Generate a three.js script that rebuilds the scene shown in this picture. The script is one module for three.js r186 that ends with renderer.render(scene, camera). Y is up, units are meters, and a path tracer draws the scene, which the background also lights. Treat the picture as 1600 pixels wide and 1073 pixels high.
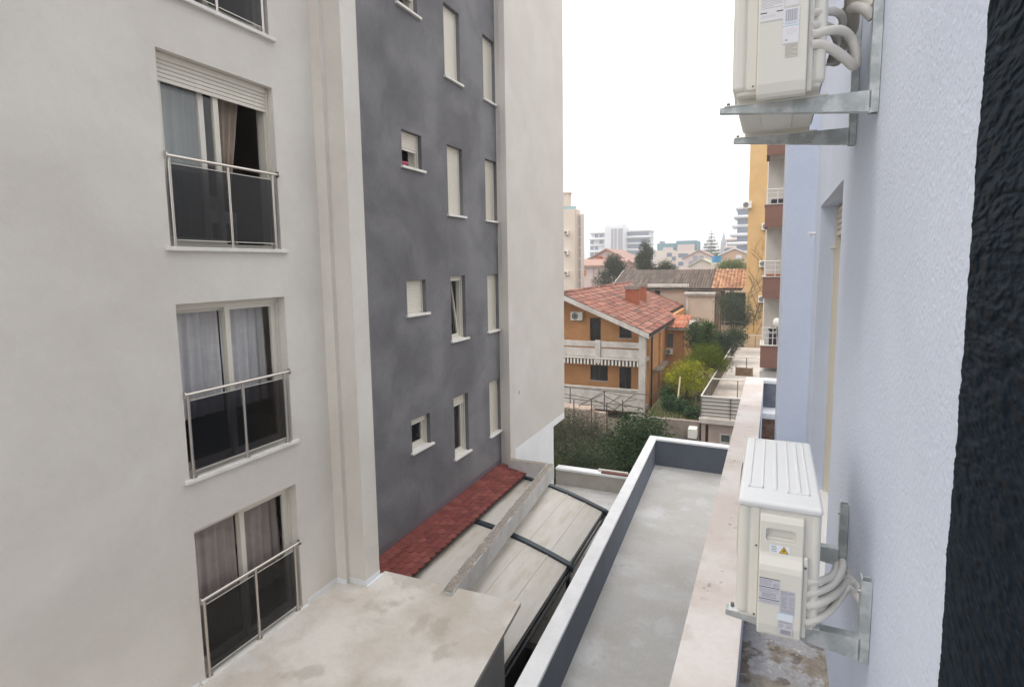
import * as THREE from 'three';
import { RoundedBoxGeometry } from 'three/addons/geometries/RoundedBoxGeometry.js';
import { Brush, Evaluator, SUBTRACTION } from 'three-bvh-csg';
import { mergeGeometries } from 'three/addons/utils/BufferGeometryUtils.js';

// ---------------------------------------------------------------- camera, sky, sun, exposure
// All heights below are written relative to the eye; E is the eye's height above the ground.
const E = 9.4, D2R = Math.PI / 180;
const scene = new THREE.Scene();
const W = 1600, H = 1073, F = 880.72, YAW = 23.935 * D2R, PITCH = -6.323 * D2R, ROLL = -0.851 * D2R, CX = 800, CY = 512.93;
const camera = new THREE.PerspectiveCamera(2 * Math.atan(H / 2 / F) / D2R, W / H, 0.05, 3000);
camera.position.set(0, E, 0);
camera.rotation.set(PITCH, YAW, ROLL, 'YXZ');
camera.setViewOffset(W, H, 0, H / 2 - CY, W, H);
const renderer = new THREE.WebGLRenderer({ antialias: true });
renderer.toneMapping = THREE.LinearToneMapping;
renderer.toneMappingExposure = 1.68;
renderer.shadowMap.enabled = true;
renderer.outputColorSpace = THREE.SRGBColorSpace;

{ // overcast sky: a bright, almost even cloud sheet, a little brighter overhead
  const w = 256, h = 128, a = new Float32Array(w * h * 4);
  for (let j = 0; j < h; j++) for (let i = 0; i < w; i++) {
    const el = ((j + 0.5) / h - 0.5) * Math.PI, s = Math.max(0, Math.sin(el)), k = 4 * (j * w + i);
    const up = 0.94 + 0.38 * Math.pow(s, 0.8);
    const c = 0.02 * Math.sin(i * 0.11 + 3 * s) * Math.sin(j * 0.21 + i * 0.05);
    const v = el < 0 ? 0.5 : up + c;
    a[k] = v * 0.995; a[k + 1] = v; a[k + 2] = v * 1.022; a[k + 3] = 1;
  }
  const t = new THREE.DataTexture(a, w, h, THREE.RGBAFormat, THREE.FloatType);
  t.mapping = THREE.EquirectangularReflectionMapping; t.magFilter = THREE.LinearFilter; t.minFilter = THREE.LinearFilter; t.needsUpdate = true;
  scene.background = t; scene.environment = t;
}
const sun = new THREE.DirectionalLight(0xfff1e0, 1.2);
sun.position.set(-32, E + 50, -1); sun.target.position.set(-3, E - 1, -10);
sun.castShadow = true; sun.shadow.radius = 40; sun.shadow.mapSize.set(2048, 2048);
Object.assign(sun.shadow.camera, { left: -60, right: 60, top: 60, bottom: -60, near: 1, far: 200 });
scene.add(sun, sun.target);
scene.fog = new THREE.FogExp2(0xf8f9fa, 0.0016);

// ---------------------------------------------------------------- helpers
let seed = 7;
const rnd = () => { seed = (seed * 1664525 + 1013904223) >>> 0; return seed / 4294967296; };
const rr = (a, b) => a + (b - a) * rnd();
const V = (x, y, z) => new THREE.Vector3(x, y, z);

// a pixel of the photograph gives a direction; a plane gives the distance
const camM = new THREE.Matrix4().makeRotationFromEuler(new THREE.Euler(PITCH, YAW, ROLL, 'YXZ'));
const ray = (x, y) => V((x - CX) / F, -(y - CY) / F, -1).applyMatrix4(camM);
const onX = (x, y, X) => { const d = ray(x, y); return d.multiplyScalar(X / d.x); };
const onY = (x, y, Y) => { const d = ray(x, y); return d.multiplyScalar(Y / d.y); };
const onZ = (x, y, Z) => { const d = ray(x, y); return d.multiplyScalar(Z / d.z); };
// the building on the right stands one degree out of line: its own axes
const A = 1.0 * D2R, CA = Math.cos(A), SA = Math.sin(A);
const toR = (p) => V(CA * p.x + SA * p.z, p.y, -SA * p.x + CA * p.z);
const RW = (x, y, z) => V(CA * x - SA * z, y, SA * x + CA * z);
const rZ = (x, y, Z) => { const d = toR(ray(x, y)); return d.multiplyScalar(Z / d.z); };
const rY = (x, y, Y) => { const d = toR(ray(x, y)); return d.multiplyScalar(Y / d.y); };

function clean(g) { // plain, un-indexed, with uv in metres by the way each face points
  let o = g.index ? g.toNonIndexed() : g;
  if (!o.attributes.normal) o.computeVertexNormals();
  const out = new THREE.BufferGeometry();
  out.setAttribute('position', o.attributes.position); out.setAttribute('normal', o.attributes.normal);
  if (g.userData.keepUV) { out.setAttribute('uv', o.attributes.uv); return out; }
  const p = o.attributes.position, n = p.count, uv = new Float32Array(n * 2), a = V(), b = V(), c = V();
  for (let i = 0; i < n; i += 3) {
    a.fromBufferAttribute(p, i); b.fromBufferAttribute(p, i + 1); c.fromBufferAttribute(p, i + 2);
    const m = b.clone().sub(a).cross(c.clone().sub(a)), x = Math.abs(m.x), y = Math.abs(m.y), z = Math.abs(m.z);
    [a, b, c].forEach((q, k) => {
      const j = 2 * (i + k);
      if (x >= y && x >= z) { uv[j] = q.z; uv[j + 1] = q.y; } else if (y >= z) { uv[j] = q.x; uv[j + 1] = q.z; } else { uv[j] = q.x; uv[j + 1] = q.y; }
    });
  }
  out.setAttribute('uv', new THREE.BufferAttribute(uv, 2));
  return out;
}
function mesh(name, gs, mat, parent) {
  gs = Array.isArray(gs) ? gs : [gs];
  const col = gs.some((g) => g.attributes.color);
  const list = gs.map((g) => {
    const c = clean(g);
    if (col) { const s = g.index ? g.toNonIndexed() : g; c.setAttribute('color', s.attributes.color || new THREE.BufferAttribute(new Float32Array(c.attributes.position.count * 3).fill(1), 3)); }
    return c;
  });
  const m = new THREE.Mesh(list.length > 1 ? mergeGeometries(list) : list[0], mat);
  m.name = name; m.castShadow = m.receiveShadow = true;
  if (parent) parent.add(m);
  return m;
}
const used = {};
const numbered = (n) => { const k = used[n] = (used[n] ?? -1) + 1; return k ? `${n}_${String(k).padStart(3, '0')}` : n; };
function tag(o, label, category, group, kind) {
  o.userData.label = label; o.userData.category = category;
  if (group) o.userData.group = group;
  if (kind) o.userData.kind = kind;
  return o;
}
function thing(name, label, category, [x, y, z] = [0, 0, 0], turn = 0, group) {
  const o = new THREE.Group(); o.name = numbered(name); scene.add(o);
  o.position.set(x, y + E, z); o.rotation.y = turn;
  return tag(o, label, category, group);
}
const thingR = (name, label, category, [x, y, z] = [0, 0, 0], group) => thing(name, label, category, RW(x, y, z).toArray(), -A, group);
function struct(name, gs, mat) { const m = mesh(numbered(name), gs, mat, scene); m.position.y = E; m.userData.kind = 'structure'; return m; }
const sub = (name, parent) => { const g = new THREE.Group(); g.name = name; parent.add(g); return g; };
const stuff = (m) => { m.userData.kind = 'stuff'; return m; };

const box = (x0, x1, y0, y1, z0, z1) => new THREE.BoxGeometry(Math.abs(x1 - x0), Math.abs(y1 - y0), Math.abs(z1 - z0)).translate((x0 + x1) / 2, (y0 + y1) / 2, (z0 + z1) / 2);
const rbox = (x0, x1, y0, y1, z0, z1, r = 0.008, s = 2) => new RoundedBoxGeometry(Math.abs(x1 - x0), Math.abs(y1 - y0), Math.abs(z1 - z0), s, r).translate((x0 + x1) / 2, (y0 + y1) / 2, (z0 + z1) / 2);
function bar(a, b, r, seg = 6) { // round bar from a to b
  const d = b.clone().sub(a), g = new THREE.CylinderGeometry(r, r, d.length(), seg);
  g.applyQuaternion(new THREE.Quaternion().setFromUnitVectors(V(0, 1, 0), d.clone().normalize()));
  const m = a.clone().add(b).multiplyScalar(0.5); return g.translate(m.x, m.y, m.z);
}
const tube = (pts, r, n = 24, seg = 10) => new THREE.TubeGeometry(new THREE.CatmullRomCurve3(pts), n, r, seg);
function flat(poly, y0, y1) { // a slab over a ground plan [[x, z] ...]
  const s = new THREE.Shape(poly.map(([x, z]) => new THREE.Vector2(x, -z)));
  return new THREE.ExtrudeGeometry(s, { depth: y1 - y0, bevelEnabled: false }).rotateX(-Math.PI / 2).translate(0, y0, 0);
}
function quadGeo(...pts) { // two triangles, or strips of them
  const g = new THREE.BufferGeometry(), p = [];
  const [a, b, c, d] = pts; for (const q of [a, b, c, a, c, d]) p.push(q.x, q.y, q.z);
  g.setAttribute('position', new THREE.Float32BufferAttribute(p, 3)); g.computeVertexNormals(); return g;
}
function rectShape(a, b, c, d) { const s = new THREE.Shape(); s.moveTo(a, c); s.lineTo(b, c); s.lineTo(b, d); s.lineTo(a, d); s.closePath(); return s; }
function rectHole(a, b, c, d) { const s = new THREE.Path(); s.moveTo(a, c); s.lineTo(a, d); s.lineTo(b, d); s.lineTo(b, c); s.closePath(); return s; }
// walls with real openings. wallPX faces +x, its thickness t goes to -x; wallNX faces -x; holes are [z0, z1, y0, y1]
function wallPX(x, t, z0, z1, y0, y1, holes = []) {
  const s = rectShape(Math.min(z0, z1), Math.max(z0, z1), y0, y1);
  for (const [a, b, c, d] of holes) s.holes.push(rectHole(Math.min(a, b), Math.max(a, b), c, d));
  return new THREE.ExtrudeGeometry(s, { depth: t, bevelEnabled: false }).applyMatrix4(new THREE.Matrix4().set(0, 0, -1, x, 0, 1, 0, 0, 1, 0, 0, 0, 0, 0, 0, 1));
}
function wallNX(x, t, z0, z1, y0, y1, holes = []) {
  const s = rectShape(-Math.max(z0, z1), -Math.min(z0, z1), y0, y1);
  for (const [a, b, c, d] of holes) s.holes.push(rectHole(-Math.max(a, b), -Math.min(a, b), c, d));
  return new THREE.ExtrudeGeometry(s, { depth: t, bevelEnabled: false }).applyMatrix4(new THREE.Matrix4().set(0, 0, 1, x, 0, 1, 0, 0, -1, 0, 0, 0, 0, 0, 0, 1));
}
function wallPZ(z, t, x0, x1, y0, y1, holes = []) { // faces +z, thickness to -z; holes [x0, x1, y0, y1]
  const s = rectShape(x0, x1, y0, y1);
  for (const [a, b, c, d] of holes) s.holes.push(rectHole(a, b, c, d));
  return new THREE.ExtrudeGeometry(s, { depth: t, bevelEnabled: false }).translate(0, 0, z - t);
}
// a rectangular ring in the plane x = const (z0 < z1)
function ringX(x0, x1, z0, z1, y0, y1, w) {
  return [box(x0, x1, y0, y1, z0, z0 + w), box(x0, x1, y0, y1, z1 - w, z1), box(x0, x1, y0, y0 + w, z0 + w, z1 - w), box(x0, x1, y1 - w, y1, z0 + w, z1 - w)];
}
function ringZ(z0, z1, x0, x1, y0, y1, w) {
  return [box(x0, x0 + w, y0, y1, z0, z1), box(x1 - w, x1, y0, y1, z0, z1), box(x0 + w, x1 - w, y0, y0 + w, z0, z1), box(x0 + w, x1 - w, y1 - w, y1, z0, z1)];
}

// ---------------------------------------------------------------- textures and materials
function lattice(n, s) { const a = new Float32Array(n * n); let q = s * 7919 + 13; for (let i = 0; i < a.length; i++) { q = (q * 1664525 + 1013904223) >>> 0; a[i] = q / 4294967296; } return a; }
const sets = new Map();
function fbm(u, v, f, oct, s) { // periodic value noise, f cells to the tile, summed over octaves
  const key = (f * 16 + oct) * 1024 + s; let T = sets.get(key);
  if (!T) { T = []; for (let k = 0; k < oct; k++) T.push(lattice(f << k, (f << k) * 31 + s + k)); sets.set(key, T); }
  u -= Math.floor(u); v -= Math.floor(v);
  let t = 0, w = 0.5, n = 0, g = f;
  for (let k = 0; k < oct; k++) {
    const L = T[k]; let x = u * g, y = v * g, i = x | 0, j = y | 0; x -= i; y -= j; if (i >= g) i = 0; if (j >= g) j = 0;
    const a = x * x * (3 - 2 * x), b = y * y * (3 - 2 * y), i1 = i + 1 === g ? 0 : i + 1, r0 = j * g, r1 = (j + 1 === g ? 0 : j + 1) * g;
    const p = L[r0 + i], q = L[r1 + i], c = p + (L[r0 + i1] - p) * a, d = q + (L[r1 + i1] - q) * a;
    t += w * (c + (d - c) * b); n += w; w *= 0.52; g *= 2;
  }
  return t / n;
}
const ss = (a, b, x) => { const t = Math.min(1, Math.max(0, (x - a) / (b - a))); return t * t * (3 - 2 * t); };
const encT = new Uint8Array(4097); for (let i = 0; i <= 4096; i++) { const x = (i / 4096) ** 2; encT[i] = Math.round(255 * (x <= 0.0031308 ? 12.92 * x : 1.055 * Math.pow(x, 1 / 2.4) - 0.055)); }
const enc = (x) => encT[(Math.sqrt(Math.min(1, Math.max(0, x))) * 4096) | 0];
function colorTex(n, metres, fn) { // fn(u, v) -> linear rgb
  const a = new Uint8Array(n * n * 4);
  for (let j = 0; j < n; j++) for (let i = 0; i < n; i++) { const c = fn(i / n, j / n), k = 4 * (j * n + i); a[k] = enc(c[0]); a[k + 1] = enc(c[1]); a[k + 2] = enc(c[2]); a[k + 3] = 255; }
  const t = new THREE.DataTexture(a, n, n); t.colorSpace = THREE.SRGBColorSpace; return finish(t, metres);
}
function grayTex(n, metres, fn) {
  const a = new Uint8Array(n * n * 4);
  for (let j = 0; j < n; j++) for (let i = 0; i < n; i++) { const k = 4 * (j * n + i); a[k] = a[k + 1] = a[k + 2] = Math.round(255 * Math.min(1, Math.max(0, fn(i / n, j / n)))); a[k + 3] = 255; }
  return finish(new THREE.DataTexture(a, n, n), metres);
}
function finish(t, metres) { t.wrapS = t.wrapT = THREE.RepeatWrapping; t.magFilter = THREE.LinearFilter; t.minFilter = THREE.LinearMipmapLinearFilter; t.generateMipmaps = true; const [a, b] = Array.isArray(metres) ? metres : [metres, metres]; t.repeat.set(1 / a, 1 / b); t.needsUpdate = true; return t; }
const mix3 = (a, b, t) => [a[0] + (b[0] - a[0]) * t, a[1] + (b[1] - a[1]) * t, a[2] + (b[2] - a[2]) * t];
const mul3 = (a, k) => [a[0] * k, a[1] * k, a[2] * k];
const std = (color, roughness = 0.85, extra = {}) => new THREE.MeshStandardMaterial({ color: Array.isArray(color) ? new THREE.Color().setRGB(...color) : color, roughness, ...extra });

const bumpStucco = grayTex(512, 0.34, (u, v) => { const w = 0.05 * fbm(u, v, 6, 3, 90); return ss(0.2, 0.85, fbm(u + w, v - w, 26, 4, 3)); });
const bumpFine = grayTex(512, 0.9, (u, v) => 0.6 * fbm(u, v, 32, 4, 11) + 0.4 * fbm(u, v, 6, 3, 12));
const bumpCoarse = grayTex(512, [1.3, 0.5], (u, v) => { const w = 0.07 * fbm(u, v, 5, 3, 40), q = 0.07 * fbm(u, v, 5, 3, 50); const r = Math.abs(2 * fbm(u + w, v + q, 14, 3, 43) - 1); return 0.75 * ss(0, 0.7, r) + 0.25 * fbm(u, v, 48, 3, 44); });
function plaster(base, alt, metres, s, amt = 1, bump = bumpFine, bs = 0.004, size = 768) {
  const map = colorTex(size, metres, (u, v) => {
    const wx = 0.16 * (fbm(u, v, 3, 4, s + 20) - 0.5), wy = 0.16 * (fbm(u, v, 3, 4, s + 30) - 0.5);
    const a = fbm(u + wx, v + wy, 4, 6, s), b = fbm(u + 2 * wx, v * 0.5 * 2 + wy, 9, 5, s + 7), f = fbm(u, v, 96, 2, s + 9);
    const t = ss(0.3, 0.72, 0.65 * a + 0.35 * b);
    return mul3(mix3(base, alt, t), 1 + amt * (0.10 * (b - 0.5) + 0.05 * (f - 0.5)));
  });
  return new THREE.MeshStandardMaterial({ map, roughness: 0.93, bumpMap: bump, bumpScale: bs });
}
const M = {};
M.cream = plaster([0.645, 0.605, 0.548], [0.705, 0.67, 0.612], 7.3, 1, 0.8);
M.creamEnd = plaster([0.595, 0.555, 0.51], [0.63, 0.595, 0.55], 6.1, 5, 0.6);
M.grey = plaster([0.130, 0.126, 0.133], [0.19, 0.186, 0.192], 5.3, 9, 2.2, bumpFine, 0.006);
M.white = plaster([0.74, 0.75, 0.76], [0.80, 0.80, 0.80], 5, 14, 0.5, bumpFine, 0.003, 512);
M.blue = plaster([0.59, 0.655, 0.785], [0.62, 0.68, 0.80], 4.3, 17, 0.5, bumpStucco, 0.0012, 512);
M.navy = plaster([0.002, 0.008, 0.016], [0.004, 0.011, 0.020], 1.7, 23, 1.2, bumpCoarse, 0.010, 512);
M.navy = new THREE.MeshPhysicalMaterial({ map: M.navy.map, bumpMap: bumpCoarse, bumpScale: 0.016, roughness: 0.7, specularIntensity: 0.25 });
M.slate = plaster([0.098, 0.111, 0.133], [0.112, 0.125, 0.147], 3.1, 27, 1.0, bumpFine, 0.002, 512);
M.whiteCoping = plaster([0.77, 0.76, 0.74], [0.85, 0.845, 0.835], 2.3, 31, 1.2, bumpFine, 0.003, 512);
M.ceiling = std([0.5, 0.48, 0.45]);
M.room = std([0.50, 0.43, 0.37]); M.roomFloor = std([0.16, 0.11, 0.07]);
{ // worn marble-cement coping: pinkish screed with pale patches and a few scratches
  const map = colorTex(1024, 2.6, (u, v) => {
    const a = fbm(u, v, 5, 6, 61), b = fbm(u + 0.3, v, 14, 5, 62), f = fbm(u, v, 128, 2, 63);
    let c = mix3([0.70, 0.62, 0.57], [0.78, 0.73, 0.69], ss(0.35, 0.68, a));
    c = mix3(c, [0.60, 0.52, 0.46], 0.5 * ss(0.60, 0.78, b));
    const sc = ss(0.80, 0.84, fbm(u * 1, v, 40, 2, 64)) * ss(0.55, 0.7, fbm(u, v, 6, 2, 65));
    return mul3(mix3(c, [0.3, 0.25, 0.22], 0.6 * sc), 0.96 + 0.08 * f);
  });
  M.coping = new THREE.MeshStandardMaterial({ map, roughness: 0.8, bumpMap: bumpFine, bumpScale: 0.002 });
}
{ // screed of the terrace floor: grey with warm trowel sweeps and dark spots
  const map = colorTex(1024, 5.2, (u, v) => {
    const w = 0.1 * (fbm(u, v, 3, 3, 70) - 0.5), a = fbm(u + w, v * 2 + w, 4, 6, 71), b = fbm(u - w, v + w, 7, 6, 72), f = fbm(u, v, 150, 2, 73);
    let c = mix3([0.48, 0.46, 0.43], [0.60, 0.585, 0.56], ss(0.30, 0.72, a));
    c = mix3(c, [0.42, 0.38, 0.335], 0.6 * ss(0.44, 0.78, b));
    c = mix3(c, [0.25, 0.235, 0.215], 0.6 * ss(0.66, 0.84, fbm(u, v, 26, 4, 74)) * ss(0.4, 0.6, a));
    c = mix3(c, [0.62, 0.61, 0.60], 0.4 * ss(0.66, 0.8, fbm(u, v, 9, 5, 75)));
    return mul3(c, 0.94 + 0.12 * f);
  });
  M.screed = new THREE.MeshStandardMaterial({ map, roughness: 0.72, bumpMap: bumpFine, bumpScale: 0.003 });
}
{ // membrane of the low roof: beige, with tide marks, ochre and grey-green stains
  const map = colorTex(1024, 3.9, (u, v) => {
    const w = 0.14 * (fbm(u, v, 3, 4, 80) - 0.5), a = fbm(u + w, v - w, 4, 6, 81), b = fbm(u + w, v + w, 5, 6, 82), f = fbm(u, v, 120, 3, 83);
    let c = mix3([0.60, 0.54, 0.47], [0.72, 0.675, 0.61], ss(0.36, 0.62, a));
    c = mix3(c, [0.49, 0.425, 0.345], 0.5 * ss(0.48, 0.72, b));
    c = mix3(c, [0.40, 0.345, 0.28], 0.5 * ss(0.56, 0.74, fbm(u - w, v, 8, 6, 84)));
    c = mix3(c, [0.71, 0.69, 0.65], 0.5 * ss(0.50, 0.74, fbm(u, v + w, 6, 6, 85)));
    return mul3(c, 0.95 + 0.1 * f);
  });
  M.roofScreed = new THREE.MeshStandardMaterial({ map, roughness: 0.78, bumpMap: bumpFine, bumpScale: 0.006 });
}
{ // bare, broken concrete
  const map = colorTex(1024, 1.1, (u, v) => {
    const a = fbm(u, v, 5, 6, 101), b = fbm(u, v, 16, 5, 102), f = fbm(u, v, 90, 3, 103);
    let c = mix3([0.23, 0.195, 0.155], [0.34, 0.30, 0.25], ss(0.35, 0.65, a));
    c = mix3(c, [0.43, 0.43, 0.45], 0.8 * ss(0.55, 0.63, fbm(u, v, 6, 6, 104)));
    c = mix3(c, [0.14, 0.115, 0.09], 0.7 * ss(0.58, 0.7, b));
    c = mix3(c, [0.55, 0.53, 0.50], 0.7 * ss(0.66, 0.72, fbm(u, v, 20, 4, 105)));
    return mul3(c, 0.8 + 0.4 * f);
  });
  const bump = grayTex(512, 1.1, (u, v) => 0.6 * fbm(u, v, 6, 6, 104) + 0.4 * fbm(u, v, 30, 4, 106));
  M.rough = new THREE.MeshStandardMaterial({ map, roughness: 0.95, bumpMap: bump, bumpScale: 0.05 });
}
{ // exposed aggregate on the top of the old beam
  const map = colorTex(512, 0.6, (u, v) => { const a = fbm(u, v, 60, 2, 111), b = fbm(u, v, 5, 4, 112); return mul3(mix3([0.24, 0.205, 0.17], [0.47, 0.42, 0.36], ss(0.30, 0.72, a)), 0.85 + 0.3 * b); });
  M.aggregate = new THREE.MeshStandardMaterial({ map, roughness: 0.95, bumpMap: grayTex(512, 0.6, (u, v) => fbm(u, v, 60, 2, 111)), bumpScale: 0.012 });
}
M.concrete = plaster([0.54, 0.52, 0.49], [0.64, 0.625, 0.60], 2.1, 115, 1.2, bumpFine, 0.006, 512);
{ // dirty twin-wall polycarbonate
  const map = colorTex(512, [1.5, 3], (u, v) => {
    const a = fbm(u * 4, v, 4, 5, 121), b = fbm(u, v, 5, 5, 122), f = fbm(u * 6, v, 24, 2, 123);
    let c = mix3([0.66, 0.605, 0.52], [0.74, 0.70, 0.635], ss(0.25, 0.75, 0.5 * a + 0.5 * b));
    return mul3(mix3(c, [0.56, 0.48, 0.37], 0.5 * ss(0.45, 0.8, fbm(u * 2, v, 6, 5, 124))), 0.97 + 0.06 * f);
  });
  M.poly = new THREE.MeshPhysicalMaterial({ map, roughness: 0.5, transmission: 0.15, thickness: 0, side: THREE.DoubleSide });
}
M.frame = std([0.67, 0.635, 0.55], 0.45); M.shutter = std([0.69, 0.645, 0.555], 0.5); M.sill = plaster([0.70, 0.67, 0.62], [0.76, 0.735, 0.69], 1.1, 131, 1, bumpFine, 0.001, 256);
M.glass = new THREE.MeshPhysicalMaterial({ color: 0xffffff, roughness: 0.02, transmission: 1, thickness: 0, ior: 1.5 });
M.smokedGlass = new THREE.MeshPhysicalMaterial({ color: new THREE.Color().setRGB(0.13, 0.13, 0.145), roughness: 0.03, transmission: 1, thickness: 0, ior: 1.3 });
M.steel = std([0.62, 0.58, 0.53], 0.28, { metalness: 1 });
M.darkSteel = std([0.17, 0.17, 0.18], 0.45, { metalness: 0.6 });
{ const map = colorTex(256, 0.4, (u, v) => { const a = fbm(u, v, 7, 4, 141), b = fbm(u, v, 30, 3, 142); return mul3(mix3([0.42, 0.455, 0.455], [0.58, 0.605, 0.605], ss(0.35, 0.65, a)), 0.88 + 0.24 * b); });
  M.galv = new THREE.MeshStandardMaterial({ map, roughness: 0.5, metalness: 0.45 }); }
M.acBody = std([0.74, 0.725, 0.665], 0.42); M.acTop = std([0.71, 0.725, 0.73], 0.35); M.acDark = std([0.09, 0.09, 0.09], 0.7); M.acFin = std([0.28, 0.28, 0.28], 0.5, { metalness: 0.5 });
M.foam = std([0.74, 0.71, 0.655], 0.75, { bumpMap: bumpFine, bumpScale: 0.002 }); M.wire = std([0.42, 0.42, 0.42], 0.5);
M.navyMetal = std([0.021, 0.034, 0.046], 0.38, { metalness: 0.2 }); M.blackMetal = std([0.012, 0.012, 0.014], 0.35);
M.lead = std([0.13, 0.105, 0.12], 0.7);
M.curtain = plaster([0.58, 0.57, 0.58], [0.66, 0.65, 0.66], 1.3, 151, 0.6, bumpFine, 0.001, 256);
M.curtainTaupe = plaster([0.36, 0.31, 0.28], [0.43, 0.37, 0.34], 1.3, 154, 0.8, bumpFine, 0.001, 256);
M.curtainGrey = plaster([0.15, 0.18, 0.172], [0.19, 0.22, 0.21], 1.3, 157, 0.6, bumpFine, 0.001, 256);
M.drape = plaster([0.30, 0.235, 0.18], [0.36, 0.285, 0.225], 0.7, 159, 1, bumpFine, 0.001, 256);

// ---------------------------------------------------------------- the ground
M.ground = plaster([0.10, 0.085, 0.065], [0.16, 0.14, 0.11], 9, 161, 1.5, bumpFine, 0.02, 512);
struct('ground', new THREE.CircleGeometry(1400, 64).rotateX(-Math.PI / 2).translate(0, -E, 0), M.ground);

// ---------------------------------------------------------------- the apartment block across the lane
const XL = -6.6, FZ0 = -6.40, FZ1 = -4.66, SILLS = [3.32, 0.29, -2.65, -5.40], HEADS = [5.65, 2.62, -0.41, -3.345];
const block = thing('apartment_block', 'tall cream and dark grey apartment block with shuttered windows along the lane', 'building');
const AZ = [-10.34, -9.62], BZ = [-12.10, -11.39], CZ = [-14.0, -13.31];
const AY = [[5.08, 5.79], [2.01, 2.72], [-0.97, -0.265], [-3.865, -3.18]], BY = [[4.23, 5.80], [1.195, 2.755], [-1.725, -0.215], [-4.575, -3.10]];
mesh('wall', wallPX(XL, 0.35, 1.5, -7.5, -E, 11, SILLS.map((s, i) => [FZ0, FZ1, s, HEADS[i]])), M.cream, block);
mesh('grey_wall', wallPX(XL, 0.35, -7.5, -14.0, -E, 11, [...AY.map((y) => [...AZ, ...y]), ...BY.map((y) => [...BZ, ...y]), ...BY.map((y) => [CZ[0] + 0.001, CZ[1], ...y])]), M.grey, block);
mesh('pilaster', [box(XL, -6.39, -E, 11, -7.69, -7.21), box(-6.39, -6.06, -E, 11, -7.69, -7.30)], M.cream, block);
mesh('end_pilaster', [box(-7.2, -6.46, -E, 11, -14.3, -14.002), box(-6.46, -6.291, -E, 11, -14.3, -13.95)], M.creamEnd, block);
mesh('end_wall', box(-10, -6.295, -5.195, 11, -18.68, -14.3), M.creamEnd, block);
mesh('wall_band', box(-10, -6.2945, -5.42, -5.195, -18.675, -14.3), M.white, block);
mesh('lower_wall', box(-10, -6.2955, -E, -5.42, -17.52, -14.3), M.white, block);
mesh('skirting', [box(XL, XL + 0.008, -5.42, -5.33, -7.21, FZ0 - 0.1), box(XL, -6.381, -5.42, -5.33, -7.21, -7.201), box(-6.39, -6.052, -5.42, -5.33, -7.30, -7.291), box(-6.06, -6.051, -5.42, -5.33, -7.69, -7.30), box(XL, XL + 0.008, -5.42, -5.36, FZ1 + 0.1, 2)], M.white, block);
mesh('back_wall', [box(-10.2, -10, -E, 11, -18.6, 1.5), box(-10.2, XL, -E, 11, 1.5, 1.8), box(-10.2, -6.3, 11, 11.4, -18.68, 1.8)], M.room, block);
for (const y of [...SILLS, 6.3, -8.3]) mesh('floor_slab', box(-10, -6.951, y - 0.24, y - 0.02, -14.3, 1.5), M.roomFloor, block);
for (const z of [-3.2, -7.55, -11.0, -12.8]) mesh('partition', box(-10, -6.951, -E, 11, z - 0.05, z + 0.05), M.room, block);
mesh('wall_stain', new THREE.CircleGeometry(0.04, 9).scale(1, 1.6, 1).rotateY(Math.PI / 2).translate(-6.291, -3.62, -14.62), std([0.3, 0.28, 0.26]), block);

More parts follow.
